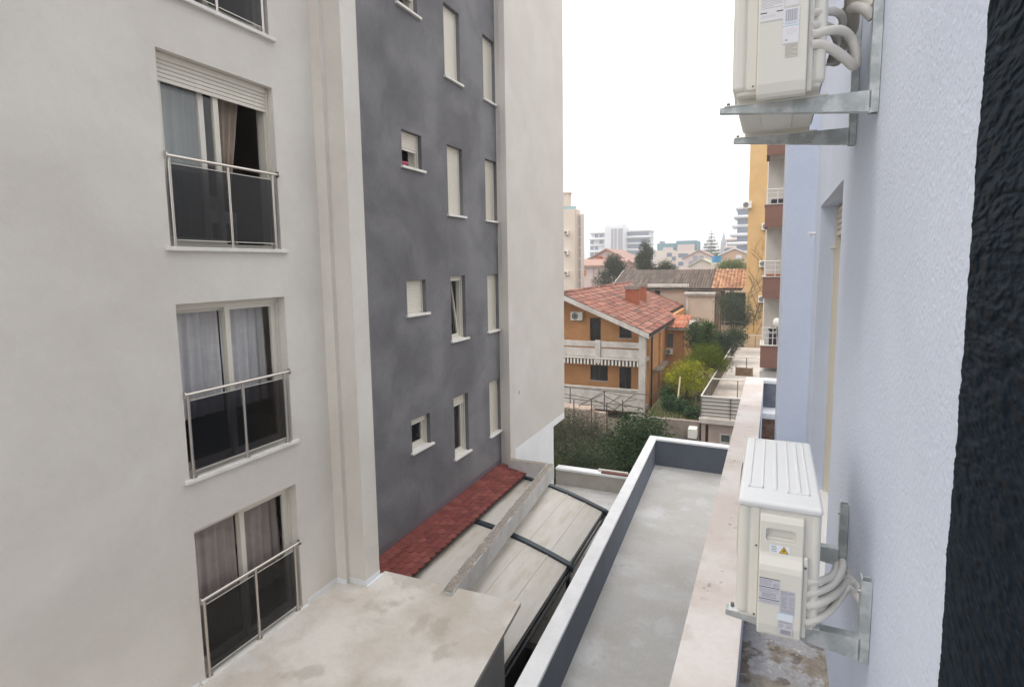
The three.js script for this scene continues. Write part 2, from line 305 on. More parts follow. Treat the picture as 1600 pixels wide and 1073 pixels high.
function pane(x, z0, z1, y0, y1, mat, parent, name = 'pane') {
  return mesh(name, new THREE.PlaneGeometry(Math.abs(z1 - z0), y1 - y0).rotateY(Math.PI / 2).translate(x, (y0 + y1) / 2, (z0 + z1) / 2), mat, parent);
}
function slats(x, z0, z1, y0, y1, step) { // lamellae of a roller shutter with real grooves
  const g = [box(x - 0.012, x - 0.008, y0, y1, z0, z1)];
  for (let y = y1; y - step > y0 - 1e-6; y -= step) g.push(rbox(x - 0.008, x + 0.006, y - step + 0.006, y, z0, z1, 0.005, 1));
  return g;
}
function frenchWindow(i, mode) {
  const w = sub('window', block), y0 = SILLS[i] + 0.005, y1 = HEADS[i];
  mesh('sill', rbox(XL - 0.3, XL + 0.055, y0 - 0.05, y0, FZ0 - 0.09, FZ1 + 0.07, 0.006, 1), M.sill, w);
  mesh('frame', ringX(-6.86, -6.74, FZ0 + 0.002, FZ1 - 0.002, y0 + 0.001, y1 - 0.002, 0.055), M.frame, w);
  const top = y1 - 0.06, a = FZ0 + 0.06, b = FZ1 - 0.06, mid = (FZ0 + FZ1) / 2, lo = y0 + 0.056;
  const sash = (x, p, q) => { mesh('sash', ringX(x - 0.022, x + 0.022, p, q, lo, top, 0.075), M.frame, w); pane(x, p + 0.07, q - 0.07, lo + 0.07, top - 0.07, M.glass, w); };
  if (mode === 'open') {
    sash(-6.775, mid - 0.06, b); sash(-6.83, mid + 0.12, b - 0.01);
    const sh = sub('shutter', w); // half rolled down: box edge and five lamellae
    mesh('shutter_box', rbox(-6.76, -6.70, y1 - 0.085, y1 - 0.003, FZ0 + 0.02, FZ1 - 0.02, 0.006, 1), M.shutter, w);
    sh.removeFromParent();
    for (let k = 0; k < 5; k++) mesh('slat', rbox(-6.735, -6.718, y1 - 0.085 - 0.052 * (k + 1) + 0.005, y1 - 0.085 - 0.052 * k, FZ0 + 0.03, FZ1 - 0.03, 0.006, 2), M.shutter, w);
    mesh('shutter_guide', [box(-6.74, -6.70, y0, y1 - 0.01, FZ0 + 0.004, FZ0 + 0.035)], M.frame, w);
  } else {
    sash(-6.83, mid - 0.02, b); sash(-6.775, a, mid + 0.06);
    mesh('shutter_box', rbox(-6.76, -6.735, y1 - 0.09, y1 - 0.003, FZ0 + 0.02, FZ1 - 0.02, 0.006, 1), M.shutter, w);
  }
  const r = sub('railing', block), x = -6.60, hy = y0 + 1.09, zs = [FZ0 + 0.10, (FZ0 + FZ1) / 2 - 0.02, FZ1 - 0.06];
  mesh('handrail', bar(V(x + 0.01, hy, FZ0 + 0.004), V(x + 0.01, hy, FZ1 - 0.004), 0.021, 12), M.steel, r);
  for (const [p, q] of [[FZ0 + 0.001, FZ0 + 0.012], [FZ1 - 0.012, FZ1 - 0.001]]) mesh('flange', bar(V(x + 0.01, hy, p), V(x + 0.01, hy, q), 0.045, 16), M.steel, r);
  for (const z of zs) mesh('post', [bar(V(x, y0, z), V(x, hy - 0.01, z), 0.019, 10), bar(V(x, y0, z), V(x, y0 + 0.012, z), 0.04, 14)], M.steel, r);
  for (let k = 0; k < 2; k++) {
    pane(x, zs[k] + 0.03, zs[k + 1] - 0.03, y0 + 0.09, hy - 0.09, M.smokedGlass, r, 'glass_panel');
    for (const y of [hy - 0.09, y0 + 0.08]) mesh('glass_edge', box(x - 0.005, x + 0.005, y, y + 0.01, zs[k] + 0.03, zs[k + 1] - 0.03), M.frame, r);
  }
}
frenchWindow(0, 'shut'); frenchWindow(1, 'open'); frenchWindow(2, 'shut'); frenchWindow(3, 'shut');

function smallWindow(name, [z0, z1], [y0, y1], mode, drop = 0.3) {
  const w = sub('window', block);
  mesh('sill', rbox(XL - 0.2, XL + 0.06, y0 - 0.045, y0 + 0.003, z0 - (z0 < -13.9 ? 0 : 0.085), z1 + 0.06, 0.006, 1), M.sill, w);
  mesh('frame', ringX(-6.84, -6.74, z0 + 0.002, z1 - 0.002, y0 + 0.004, y1 - 0.002, 0.045), M.frame, w);
  for (const z of [z0 + 0.003, z1 - 0.03]) mesh('shutter_guide', box(-6.74, -6.69, y0 + 0.004, y1 - 0.003, z, z + 0.027), M.frame, w);
  const a = z0 + 0.032, b = z1 - 0.032;
  mesh('shutter_box', rbox(-6.735, -6.70, y1 - 0.05, y1 - 0.004, a, b, 0.005, 1), M.shutter, w);
  const low = mode === 'closed' ? y0 + 0.006 : y1 - drop;
  mesh('shutter_slats', slats(-6.715, a, b, low, y1 - 0.052, 0.052), M.shutter, w);
  if (mode === 'closed') { mesh('backing', box(-6.78, -6.77, y0 + 0.05, y1 - 0.05, a + 0.02, b - 0.02), M.room, w); return; }
  const p = z0 + 0.05, q = z1 - 0.05, lo = y0 + 0.05, top = y1 - 0.05;
  const ring = ringX(-0.022, 0.022, 0, q - p, 0, top - lo, 0.055), gl = new THREE.PlaneGeometry(q - p - 0.1, top - lo - 0.1).rotateY(Math.PI / 2).translate(0, (top - lo) / 2, (q - p) / 2);
  const s = mesh('sash', ring, M.frame, w), g = mesh('pane', gl, M.glass, w);
  for (const o of [s, g]) {
    o.position.set(-6.79, lo, p);
    if (mode === 'tilt') { o.rotation.z = 0.13; o.position.set(-6.80, lo, p); }
    if (mode === 'ajar') { o.rotation.y = -1.15; o.position.set(-6.83, lo, p + 0.02); }
  }
  if (mode === 'glass') mesh('handle', [rbox(-6.765, -6.75, lo + (top - lo) * 0.45, lo + (top - lo) * 0.45 + 0.11, p + 0.02, p + 0.035, 0.004, 1)], M.acTop, w);
}
smallWindow('a', AZ, AY[0], 'ajar', 0.42); smallWindow('a', AZ, AY[1], 'ajar', 0.36); smallWindow('a', AZ, AY[2], 'closed'); smallWindow('a', AZ, AY[3], 'glass', 0.16);
smallWindow('b', BZ, BY[0], 'closed'); smallWindow('b', BZ, BY[1], 'closed'); smallWindow('b', BZ, BY[2], 'tilt', 0.12); smallWindow('b', BZ, BY[3], 'glass', 0.27);
for (const y of BY) smallWindow('c', CZ, y, 'closed');

// what hangs and stands behind the windows
function curtain(label, x, z0, z1, y0, y1, folds, amp, mat, shape) {
  const n = folds * 8, m = 10, p = [], id = [];
  for (let j = 0; j <= m; j++) for (let i = 0; i <= n; i++) {
    const t = i / n, s = j / m, q = shape ? shape(t, s) : t;
    p.push(x + amp * (0.6 + 0.4 * s) * Math.sin(t * folds * 2 * Math.PI + 0.7 * Math.sin(5 * t + 2 * s)), y1 + (y0 - y1) * s, z0 + (z1 - z0) * q);
  }
  for (let j = 0; j < m; j++) for (let i = 0; i < n; i++) { const a = j * (n + 1) + i; id.push(a, a + 1, a + n + 2, a, a + n + 2, a + n + 1); }
  const g = new THREE.BufferGeometry(); g.setAttribute('position', new THREE.Float32BufferAttribute(p, 3)); g.setIndex(id); g.computeVertexNormals();
  const o = mesh(numbered('curtain'), g, mat, scene); o.position.y = E; tag(o, label, 'curtain'); return o;
}
curtain('grey green net curtain behind the closed pane of the half open window', -6.98, -5.42, -4.70, 0.35, 2.58, 5, 0.02, M.curtainGrey);
curtain('brown drape gathered at the open half of the balcony window', -6.96, -6.13, -5.74, 1.0, 2.58, 3, 0.025, M.drape, (t, s) => 1 - (1 - t) * (1 - 0.72 * s));
curtain('white net curtain in the window between the open window and the roof window', -7.03, -5.56, -4.70, -2.0, -0.45, 6, 0.03, M.curtain);
curtain('white net curtain in the far half of the window above the low roof window', -7.03, -6.36, -5.60, -2.0, -0.45, 5, 0.03, M.curtain);
curtain('taupe curtain in the near half of the window standing on the low roof', -7.0, -5.56, -4.70, -5.25, -3.4, 6, 0.03, M.curtainTaupe);
curtain('taupe curtain in the far half of the window standing on the low roof', -7.0, -6.36, -5.60, -4.95, -3.4, 5, 0.03, M.curtainTaupe);
{
  const t = thing('side_table', 'small white table just inside the open balcony window', 'table', [-7.55, 0.27, -6.05]);
  mesh('table_top', rbox(-0.2, 0.2, 0.42, 0.60, -0.24, 0.24, 0.01), M.white, t);
  for (const [a, b] of [[-1, -1], [-1, 1], [1, -1], [1, 1]]) mesh('leg', box(a * 0.18 - 0.015, a * 0.18 + 0.015, 0, 0.42, b * 0.21 - 0.015, b * 0.21 + 0.015), M.white, t);
  const b = thing('basket', 'round pale basket on the small white table indoors', 'basket', [-7.55, 0.872, -6.0]);
  mesh('bowl', new THREE.LatheGeometry([[0.001, 0], [0.12, 0], [0.17, 0.06], [0.18, 0.15], [0.15, 0.2], [0.001, 0.24]].map(([x, y]) => new THREE.Vector2(x, y)), 18), M.curtain, b);
}
{ // a pink bundle on the sill of the small half shuttered window
  const g = new THREE.IcosahedronGeometry(0.1, 3), p = g.attributes.position, v = V();
  for (let i = 0; i < p.count; i++) { v.fromBufferAttribute(p, i); const k = 1 + 0.25 * Math.sin(19 * v.x + 23 * v.z) + 0.15 * Math.sin(41 * v.y + 17 * v.z); p.setXYZ(i, v.x * k, Math.max(-0.05, v.y * 0.6 * k), v.z * 1.5 * k); }
  g.computeVertexNormals();
  const o = mesh('cloth_bundle', g, std([0.42, 0.08, 0.14], 0.95), scene); o.position.set(-6.735, 2.07 + E, -9.80);
  tag(o, 'pink cloth bundle lying on the sill of a small half shuttered window', 'cloth');
}

// ---------------------------------------------------------------- low extension with the stained roof
{
  const t = thing('low_extension', 'low extension with stained beige flat roof below the cream wall', 'building');
  const Y = -5.42, b0 = onY(601.4, 891.7, Y), b1 = onY(813.5, 941.5, Y), r0 = onY(740, 1073, Y), dir = r0.clone().sub(b1), far = b1.clone().addScaledVector(dir, 4.5);
  const poly = [[XL + 0.001, far.z], [XL + 0.001, -7.2], [-6.388, -7.2], [-6.388, -7.292], [-6.056, -7.292], [-6.056, -7.7], [b0.x, b0.z], [b1.x, b1.z], [far.x, far.z]].reverse();
  mesh('roof', flat(poly, Y - 0.07, Y), M.roofScreed, t);
  const wx = (z) => b1.x + (z - b1.z) * dir.x / dir.z - 0.045;
  mesh('wall', flat([[XL + 0.05, far.z - 0.1], [wx(far.z), far.z - 0.1], [wx(-7.2), -7.2], [-5.9, -7.2], [XL + 0.05, -7.15]], -E, Y - 0.07), plaster([0.40, 0.39, 0.385], [0.48, 0.47, 0.46], 2.7, 171, 1.5, bumpFine, 0.002, 256), t);
  mesh('upstand', [box(-6.045, -5.98, Y, Y + 0.02, -7.72, -7.28)], M.white, t);
}

// ---------------------------------------------------------------- red shingle strip, canopy and old beam under the grey wall
{
  const t = thing('shingle_roof', 'narrow strip of red scalloped shingles along the foot of the grey wall', 'roof');
  const P0 = V(-6.56, -5.545, 0), P1 = V(-5.72, -5.695, 0), slope = Math.atan2(P0.y - P1.y, P1.x - P0.x), len = P0.distanceTo(P1);
  const bd = box(0, len - 0.03, -0.05, -0.012, -13.92, -7.95); bd.rotateZ(-slope).translate(P0.x, P0.y, 0);
  mesh('roof_board', bd, std([0.08, 0.05, 0.045]), t);
  const sh = new THREE.Shape(), w = 0.205, L = 0.25; // tab: straight sides, rounded foot
  sh.moveTo(0, -w / 2); sh.lineTo(L - 0.075, -w / 2); sh.bezierCurveTo(L - 0.02, -w / 2, L, -w / 4, L, 0); sh.bezierCurveTo(L, w / 4, L - 0.02, w / 2, L - 0.075, w / 2); sh.lineTo(0, w / 2); sh.closePath();
  const tab = clean(new THREE.ExtrudeGeometry(sh, { depth: 0.016, bevelEnabled: false, curveSegments: 4 }).rotateX(-Math.PI / 2));
  const reds = [[0.185, 0.043, 0.035], [0.205, 0.052, 0.042], [0.165, 0.038, 0.033], [0.225, 0.062, 0.05]].map((c, i) => plaster(mul3(c, 0.8), mul3(c, 1.1), 0.8, 181 + i, 1.5, bumpFine, 0.003, 128));
  const rows = 6, pitch = (len - 0.02) / rows;
  for (let i = 0; i < rows; i++) for (let k = 0; k < 28; k++) {
    const m = new THREE.Mesh(tab, reds[Math.floor(rnd() * 4)]); m.name = 'shingle'; m.castShadow = m.receiveShadow = true;
    const d = i * pitch - (L - pitch) + 0.01 + rr(-0.006, 0.006), z = -8.05 - k * 0.2085 - (i % 2) * 0.104;
    if (z < -13.85) continue;
    m.position.set(P0.x + Math.max(d, -0.02) * Math.cos(slope), P0.y - Math.max(d, -0.02) * Math.sin(slope) + 0.012 + rr(0, 0.004), z);
    m.rotation.set(0, rr(-0.03, 0.03), -slope + 0.07 + rr(-0.012, 0.012)); m.rotation.order = 'ZYX';
    t.add(m);
  }
  const fl = quadGeo(V(XL + 0.004, -5.40, -13.98), V(XL + 0.004, -5.40, -7.7), V(XL + 0.012, -5.51, -7.7), V(XL + 0.012, -5.51, -13.98));
  mesh('flashing', [fl, box(XL + 0.001, XL + 0.10, -5.545, -5.53, -13.95, -7.72)], M.lead, t);
}
const prof = [[-6.35, -5.735], [-5.85, -5.80], [-5.4, -5.865], [-5.05, -5.935], [-4.6, -6.045], [-4.1, -6.20], [-3.8, -6.305], [-3.56, -6.39]];
const profY = (x) => { for (let i = 1; i < prof.length; i++) if (x <= prof[i][0]) { const [a, b] = prof[i - 1], [c, d] = prof[i]; return b + (d - b) * (x - a) / (c - a); } return -6.39; };
{
  const t = thing('canopy', 'long beige polycarbonate canopy with curved navy rafters beside the old beam', 'canopy');
  const ZS = [-13.86, -10.95, -7.1, -5.3], XS = [-6.3, -5.05, -4.58, -4.08, -3.62];
  for (let b = 0; b < 3; b++) for (let k = 0; k < 4; k++) { // sheets between the rafters
    const x0 = XS[k] + 0.006, x1 = XS[k + 1] - 0.006, n = 6, g = [];
    for (let i = 0; i < n; i++) { const a = x0 + (x1 - x0) * i / n, c = x0 + (x1 - x0) * (i + 1) / n; for (const dy of [-0.035, -0.045]) g.push(quadGeo(V(a, profY(a) + dy, ZS[b] + 0.03), V(a, profY(a) + dy, ZS[b + 1] - 0.03), V(c, profY(c) + dy, ZS[b + 1] - 0.03), V(c, profY(c) + dy, ZS[b] + 0.03))); }
    mesh('sheet', g, M.poly, t);
  }
  for (const x of XS.slice(1, 4)) mesh('joint_strip', box(x - 0.018, x + 0.018, profY(x) - 0.034, profY(x) - 0.024, -13.84, -5.3), std([0.66, 0.63, 0.57], 0.6), t);
  for (const z of ZS) {
    const s = new THREE.Shape(), pts = prof.map(([x, y]) => new THREE.Vector2(x, y + 0.015)); pts.push(new THREE.Vector2(-3.49, -6.42));
    const low = pts.map((p) => new THREE.Vector2(p.x - 0.02, p.y - 0.10)).reverse(); s.setFromPoints([...pts, ...low]);
    mesh('rafter', new THREE.ExtrudeGeometry(s, { depth: 0.13, bevelEnabled: true, bevelSize: 0.006, bevelThickness: 0.006, bevelSegments: 1 }).translate(0, 0, z - 0.065), M.navyMetal, t);
  }
  mesh('gutter', [rbox(-3.635, -3.585, -6.50, -6.43, -13.8, -5.3, 0.012), rbox(-3.575, -3.535, -6.55, -6.49, -13.8, -5.3, 0.012)], M.blackMetal, t);
  for (const z of [-13.8, -10.95, -7.1]) mesh('post', box(-3.66, -3.58, -E, -6.5, z - 0.04, z + 0.04), M.blackMetal, t);
}
{
  const t = thing('concrete_beam', 'weathered concrete beam with crumbling top running over the canopy', 'beam');
  const lx = (z) => -4.747 + (z + 7.8) * 0.0741, w = 0.2, yt = -5.35, yb = -5.735;
  const plan = [[lx(-7.6), -7.6], [lx(-13.76), -13.76], [-6.288, -13.76], [-6.288, -13.95], [lx(-13.95) + w, -13.95], [lx(-7.6) + w, -7.6]];
  const body = flat(plan, yb, yt - 0.012);
  mesh('beam_body', body, M.concrete, t);
  // the crumbled crust on top: an uneven skin
  const n = 70, m = 5, p = [], id = [];
  for (let j = 0; j <= n; j++) for (let i = 0; i <= m; i++) { const z = -7.6 - 6.35 * j / n, x = lx(z) + w * i / m, e = i === 0 || i === m ? 1 : 0; p.push(x + (e ? rr(-0.012, 0.004) * (i ? 1 : -1) : 0), yt - 0.004 + rr(-0.005, 0.005) - e * rr(0.002, 0.016), z); }
  for (let j = 0; j < n; j++) for (let i = 0; i < m; i++) { const a = j * (m + 1) + i; id.push(a, a + 1, a + m + 2, a, a + m + 2, a + m + 1); }
  const g = new THREE.BufferGeometry(); g.setAttribute('position', new THREE.Float32BufferAttribute(p, 3)); g.setIndex(id); g.computeVertexNormals();
  mesh('crumbled_top', [g, box(-6.28, lx(-13.8) - 0.01, yt - 0.012, yt + 0.004, -13.945, -13.77)], M.aggregate, t);
}
// ---------------------------------------------------------------- the yard behind the canopy
struct('yard_floor', flat([[-6.29, -9.75], [-2.0, -9.75], [-2.0, -17.75], [-6.29, -17.75]].reverse(), -7.65, -7.5), M.screed);
{
  const t = thing('yard_wall', 'low beige yard wall with white coping behind the canopy', 'wall');
  mesh('wall', box(-6.29, -3.05, -E, -6.98, -17.93, -17.72), plaster([0.40, 0.37, 0.32], [0.47, 0.44, 0.39], 3, 191, 1, bumpFine, 0.003, 256), t);
  mesh('coping', rbox(-6.288, -3.05, -6.98, -6.9, -18.0, -17.66, 0.012), M.whiteCoping, t);
  const b = thing('board', 'weathered reddish board lying on the yard wall coping', 'board', [-4.05, -6.9, -17.78]);
  mesh('plank', rbox(-0.65, 0.65, 0.0, 0.05, -0.07, 0.07, 0.006), std([0.16, 0.06, 0.045]), b);
  const c = thing('board', 'pale board lying beside the reddish board on the coping', 'board', [-4.35, -6.9, -17.94]);
  mesh('plank', rbox(-0.5, 0.5, 0.0, 0.06, -0.05, 0.05, 0.006), std([0.62, 0.58, 0.52]), c);
}

const WX = 0.37; // face of the right-hand wall, in that building's own axes
// ---------------------------------------------------------------- the roof terrace of the right-hand building
{
  const t = thingR('roof_terrace', 'long narrow roof terrace with slate grey parapet and white coping', 'terrace');
  const YT = -5.0, YF = -5.78, o0 = rY(803.6, 1073, YT), o1 = rY(1016, 680, YT), i0 = rY(838.4, 1073, YT), i1 = rY(1025.4, 685.6, YT);
  const ext = (a, b, k) => V(b.x + (a.x - b.x) * k, YT, b.z + (a.z - b.z) * k), O = ext(o0, o1, 1.7), I = ext(i0, i1, 1.7);
  const zi = (x) => i1.z + (x - i1.x) * 0.03, zo = (x) => o1.z + (x - o1.x) * 0.03; // far parapet
  mesh('floor', flat([[O.x + 0.05, O.z], [o1.x + 0.05, o1.z + 0.05], [-0.44, zo(-0.44) + 0.05], [-0.44, O.z]].reverse(), YF - 0.25, YF), M.screed, t);
  const e = 0.02;
  mesh('parapet_wall', flat([[O.x + e, O.z], [o1.x + e, o1.z + e], [i1.x - e, i1.z - e], [I.x - e, I.z]].reverse(), -E, YT - 0.05), M.slate, t);
  mesh('parapet_wall', flat([[i1.x - e, i1.z - e], [o1.x + e, o1.z + e], [-0.40, zo(-0.40) + e], [-0.40, zi(-0.40) - e]], -E, YT - 0.05), M.slate, t);
  mesh('coping', flat([[O.x, O.z], [o1.x, o1.z], [i1.x, i1.z], [I.x, I.z]].reverse(), YT - 0.05, YT), M.whiteCoping, t);
  mesh('coping', flat([[i1.x, i1.z - 0.001], [o1.x, o1.z], [-0.40, zo(-0.40)], [-0.40, zi(-0.40)]], YT - 0.05, YT - 0.001), M.whiteCoping, t);
}
{
  const t = thingR('parapet', 'broad pinkish white parapet coping running beside the blue wall', 'parapet');
  const yp = -2.13, xl = -0.414, xr = -0.105, ze = -11.3;
  mesh('coping', rbox(xl, xr, yp - 0.045, yp, ze, 3.5, 0.006, 1), M.coping, t);
  mesh('parapet_wall', box(xl + 0.012, xr - 0.004, -E, yp - 0.045, ze + 0.01, 3.5), M.blue, t);
  mesh('end_coping', rbox(xr, 0.9, yp - 0.06, yp, ze, ze + 0.25, 0.006, 1), M.whiteCoping, t);
  mesh('end_wall', box(xr, 0.9, -E, yp - 0.06, ze + 0.01, ze + 0.22), plaster([0.16, 0.17, 0.19], [0.23, 0.24, 0.26], 1.4, 195, 2, bumpFine, 0.004, 256), t);
  mesh('gutter_floor', box(xr - 0.004, WX + 0.001, -2.65, -2.45, -5.2, 3.5), M.rough, t);
  mesh('gutter_base', box(xr - 0.004, 0.9, -3.4, -3.15, ze + 0.2, -5.2), M.rough, t);
  mesh('ledge', rbox(xr - 0.003, 0.3, -2.73, -2.63, ze + 0.22, ze + 0.7, 0.01), M.whiteCoping, t);
  mesh('rusty_panel', box(xr, 0.3, -3.15, -2.73, ze + 0.3, ze + 0.62), plaster([0.16, 0.085, 0.05], [0.30, 0.20, 0.14], 0.6, 198, 2, bumpFine, 0.01, 128), t);
}

// ---------------------------------------------------------------- the blue-grey building on the right
{
  const t = thingR('corner_building', 'pale blue grey rendered building with a navy painted band and tall window', 'building');
  const hole = [-5.976, -4.07, -2.2, 0.50];
  mesh('wall', wallNX(WX, 0.35, -6.725, 2, -E, 11, [hole]), M.blue, t);
  { // navy paint, its edge brushed by hand
    const s = new THREE.Shape(); s.moveTo(-2, -E); s.lineTo(-2, 8);
    let w = 0; s.lineTo(1.4615, 8);
    for (let y = 3; y > -4; y -= 0.006) { w = 0.82 * w + rr(-0.0035, 0.0035); s.lineTo(1.4615 + w + rr(-0.0022, 0.0022) + 0.004 * Math.sin(y * 7), y); }
    s.lineTo(1.4615, -E); s.closePath();
    mesh('navy_paint', new THREE.ExtrudeGeometry(s, { depth: 0.004, bevelEnabled: false }).applyMatrix4(new THREE.Matrix4().set(0, 0, 1, WX - 0.004, 0, 1, 0, 0, -1, 0, 0, 0, 0, 0, 0, 1)), M.navy, t);
  }
  mesh('pilaster', rbox(0.088, 0.9, -E, 11, -9.4, -6.725, 0.012, 1), M.blue, t);
  mesh('body', [box(0.73, 9, -E, 11, 1.7, 2), box(9, 9.3, -E, 11, -9.4, 2), box(0.9, 9, -E, 11, -9.4, -9.1), box(WX, 9.3, 11.001, 11.4, -9.4, 2)], M.blue, t);
  for (const y of [-2.21, 1.4, -5.2]) mesh('floor_slab', box(0.725, 9, y - 0.25, y, -9.1, 1.7), M.roomFloor, t);
  for (const z of [-3.4, -6.75]) mesh('partition', box(0.725, 9, -E, 11, z - 0.05, z + 0.05), M.room, t);
  const w = sub('window', t), [z0, z1, y0, y1] = hole;
  mesh('sill', rbox(WX - 0.02, 0.55, y0 + 0.001, y0 + 0.02, z0 + 0.001, z1 - 0.001, 0.005, 1), M.white, w);
  mesh('frame', ringX(0.528, 0.63, z0 + 0.002, z1 - 0.002, y0 + 0.022, y1 - 0.003, 0.05), M.frame, w);
  for (const z of [z0 + 0.003, z1 - 0.04]) mesh('shutter_guide', box(0.492, 0.528, y0 + 0.022, y1 - 0.003, z, z + 0.037), M.frame, w);
  for (let k = 0; k < 5; k++) mesh('slat', rbox(0.503, 0.519, y1 - 0.03 - 0.05 * (k + 1) + 0.005, y1 - 0.03 - 0.05 * k, z0 + 0.042, z1 - 0.042, 0.006, 2), M.shutter, w);
  for (const [a, b, x] of [[z0 + 0.05, -5.0, 0.57], [-5.06, z1 - 0.05, 0.605]]) {
    mesh('sash', ringX(x - 0.018, x + 0.018, a, b, y0 + 0.064, y1 - 0.055, 0.07), M.frame, w);
    pane(x, a + 0.065, b - 0.065, y0 + 0.13, y1 - 0.12, M.glass, w);
  }
  mesh('shutter_stop', bar(V(0.51, 0.12, z0 + 0.035), V(0.46, 0.12, z0 + 0.035), 0.012, 8), M.frame, w);
  mesh('drain_spout', [bar(V(WX, 0.28, -6.5), V(WX - 0.07, 0.28, -6.5), 0.015, 10), bar(V(WX - 0.06, 0.29, -6.5), V(WX - 0.06, 0.24, -6.5), 0.015, 10)], M.acTop, t);
}

// ---------------------------------------------------------------- air conditioners on brackets
function canvasTex(w, h, draw) { const c = document.createElement('canvas'); c.width = w; c.height = h; draw(c.getContext('2d'), w, h); const t = new THREE.CanvasTexture(c); t.colorSpace = THREE.SRGBColorSpace; return t; }
function fineText(g, x, y, w, h, n, col) { // print too small to read: rows of tiny strokes
  g.fillStyle = col; const step = h / n;
  for (let i = 0; i < n; i++) for (let q = x; q < x + w * (i % 4 === 3 ? 0.6 : 0.97);) { const l = rr(2, 9); g.fillRect(q, y + i * step, Math.min(l, x + w - q), step * 0.5); q += l + rr(1.5, 4); }
}
const warnTex = canvasTex(256, 112, (g, w, h) => {
  g.fillStyle = '#e9edf1'; g.fillRect(0, 0, w, h);
  for (let i = 0; i < 4; i++) { g.fillStyle = '#4f6f92'; for (let k = 0; k < 5; k++) g.fillRect(22 + k * 13 + (i % 2) * 5, 18 + i * 22, 10, 9); }
  g.fillStyle = '#20201c'; g.beginPath(); g.moveTo(182, 8); g.lineTo(240, 104); g.lineTo(124, 104); g.closePath(); g.fill();
  g.fillStyle = '#e2b21d'; g.beginPath(); g.moveTo(182, 22); g.lineTo(229, 98); g.lineTo(135, 98); g.closePath(); g.fill();
  g.fillStyle = '#20201c'; g.beginPath(); g.moveTo(190, 42); g.lineTo(166, 72); g.lineTo(181, 72); g.lineTo(172, 94); g.lineTo(200, 62); g.lineTo(185, 62); g.closePath(); g.fill();
});
const specTex = canvasTex(256, 352, (g, w, h) => {
  g.fillStyle = '#cbcbd3'; g.fillRect(0, 0, w, h); g.fillStyle = '#25252c'; for (const y of [0, 120, 286]) g.fillRect(0, y, w, 9);
  fineText(g, 10, 22, 150, 86, 8, '#8f8fa0'); fineText(g, 176, 60, 70, 50, 6, '#7d7d90'); fineText(g, 10, 142, 236, 60, 6, '#9494a4'); fineText(g, 40, 206, 180, 66, 7, '#6f6f84'); fineText(g, 10, 306, 236, 40, 4, '#9494a4');
});
const tableTex = canvasTex(192, 256, (g, w, h) => {
  g.fillStyle = '#c3c3cc'; g.fillRect(0, 0, w, h); g.strokeStyle = '#8a8a9c'; g.lineWidth = 3; g.strokeRect(14, 58, w - 28, 150); fineText(g, 12, 12, 165, 38, 4, '#77778a');
  fineText(g, 24, 70, 70, 130, 11, '#7a7a8e'); fineText(g, 112, 70, 62, 130, 11, '#9191a2'); fineText(g, 12, 216, 168, 34, 3, '#8585a0');
});
const noteTex = canvasTex(192, 224, (g, w, h) => { g.fillStyle = '#c9c9d0'; g.fillRect(0, 0, w, h); fineText(g, 10, 10, 172, 30, 2, '#70707f'); fineText(g, 14, 56, 60, 60, 4, '#86869a'); fineText(g, 110, 56, 70, 60, 4, '#86869a'); g.fillStyle = '#acacb6'; g.fillRect(34, 138, 140, 76); fineText(g, 42, 146, 124, 60, 5, '#6b6b7c'); });
const blankTex = canvasTex(64, 40, (g, w, h) => { g.fillStyle = '#dfe8f0'; g.fillRect(0, 0, w, h); g.fillStyle = '#b9d2e6'; g.fillRect(0, 0, w, 4); });
const sheetTex = canvasTex(320, 288, (g, w, h) => { g.fillStyle = '#e2e1e2'; g.fillRect(0, 0, w, h); fineText(g, 18, 8, 284, 200, 17, '#b0b0b5'); g.fillStyle = '#55534f'; g.fillRect(10, 226, 84, 8); g.fillRect(222, 226, 86, 8); fineText(g, 18, 250, 200, 16, 2, '#c0c0c4'); });
const sheet2Tex = canvasTex(192, 256, (g, w, h) => { g.fillStyle = '#e2e1e4'; g.fillRect(0, 0, w, h); fineText(g, 14, 8, 160, 120, 11, '#b8b8c0'); g.strokeStyle = '#c3c2c6'; g.strokeRect(4, 4, w - 8, 170); g.fillStyle = '#8e8c8a'; g.fillRect(150, 190, 18, 24); });
const barTex = canvasTex(256, 336, (g, w, h) => {
  g.fillStyle = '#e4e4e8'; g.fillRect(0, 0, w, h);
  for (let x = 42; x < 226;) { const l = Math.floor(rr(2, 8)); g.fillStyle = '#74748a'; g.fillRect(x, 14, l, 112); x += l + Math.floor(rr(2, 7)); }
  g.fillStyle = '#a8c8e0'; g.fillRect(0, 134, w, 6); g.fillRect(0, 164, w, 8); fineText(g, 40, 144, 180, 16, 1, '#9fa4b4'); g.fillStyle = '#4c4a48'; g.fillRect(52, 296, 26, 10); fineText(g, 60, 200, 160, 60, 4, '#d0d0d6');
});
const smallTex = canvasTex(192, 144, (g, w, h) => { g.fillStyle = '#cfccc1'; g.fillRect(0, 0, w, h); fineText(g, 4, 4, 184, 130, 11, '#8b8a84'); });

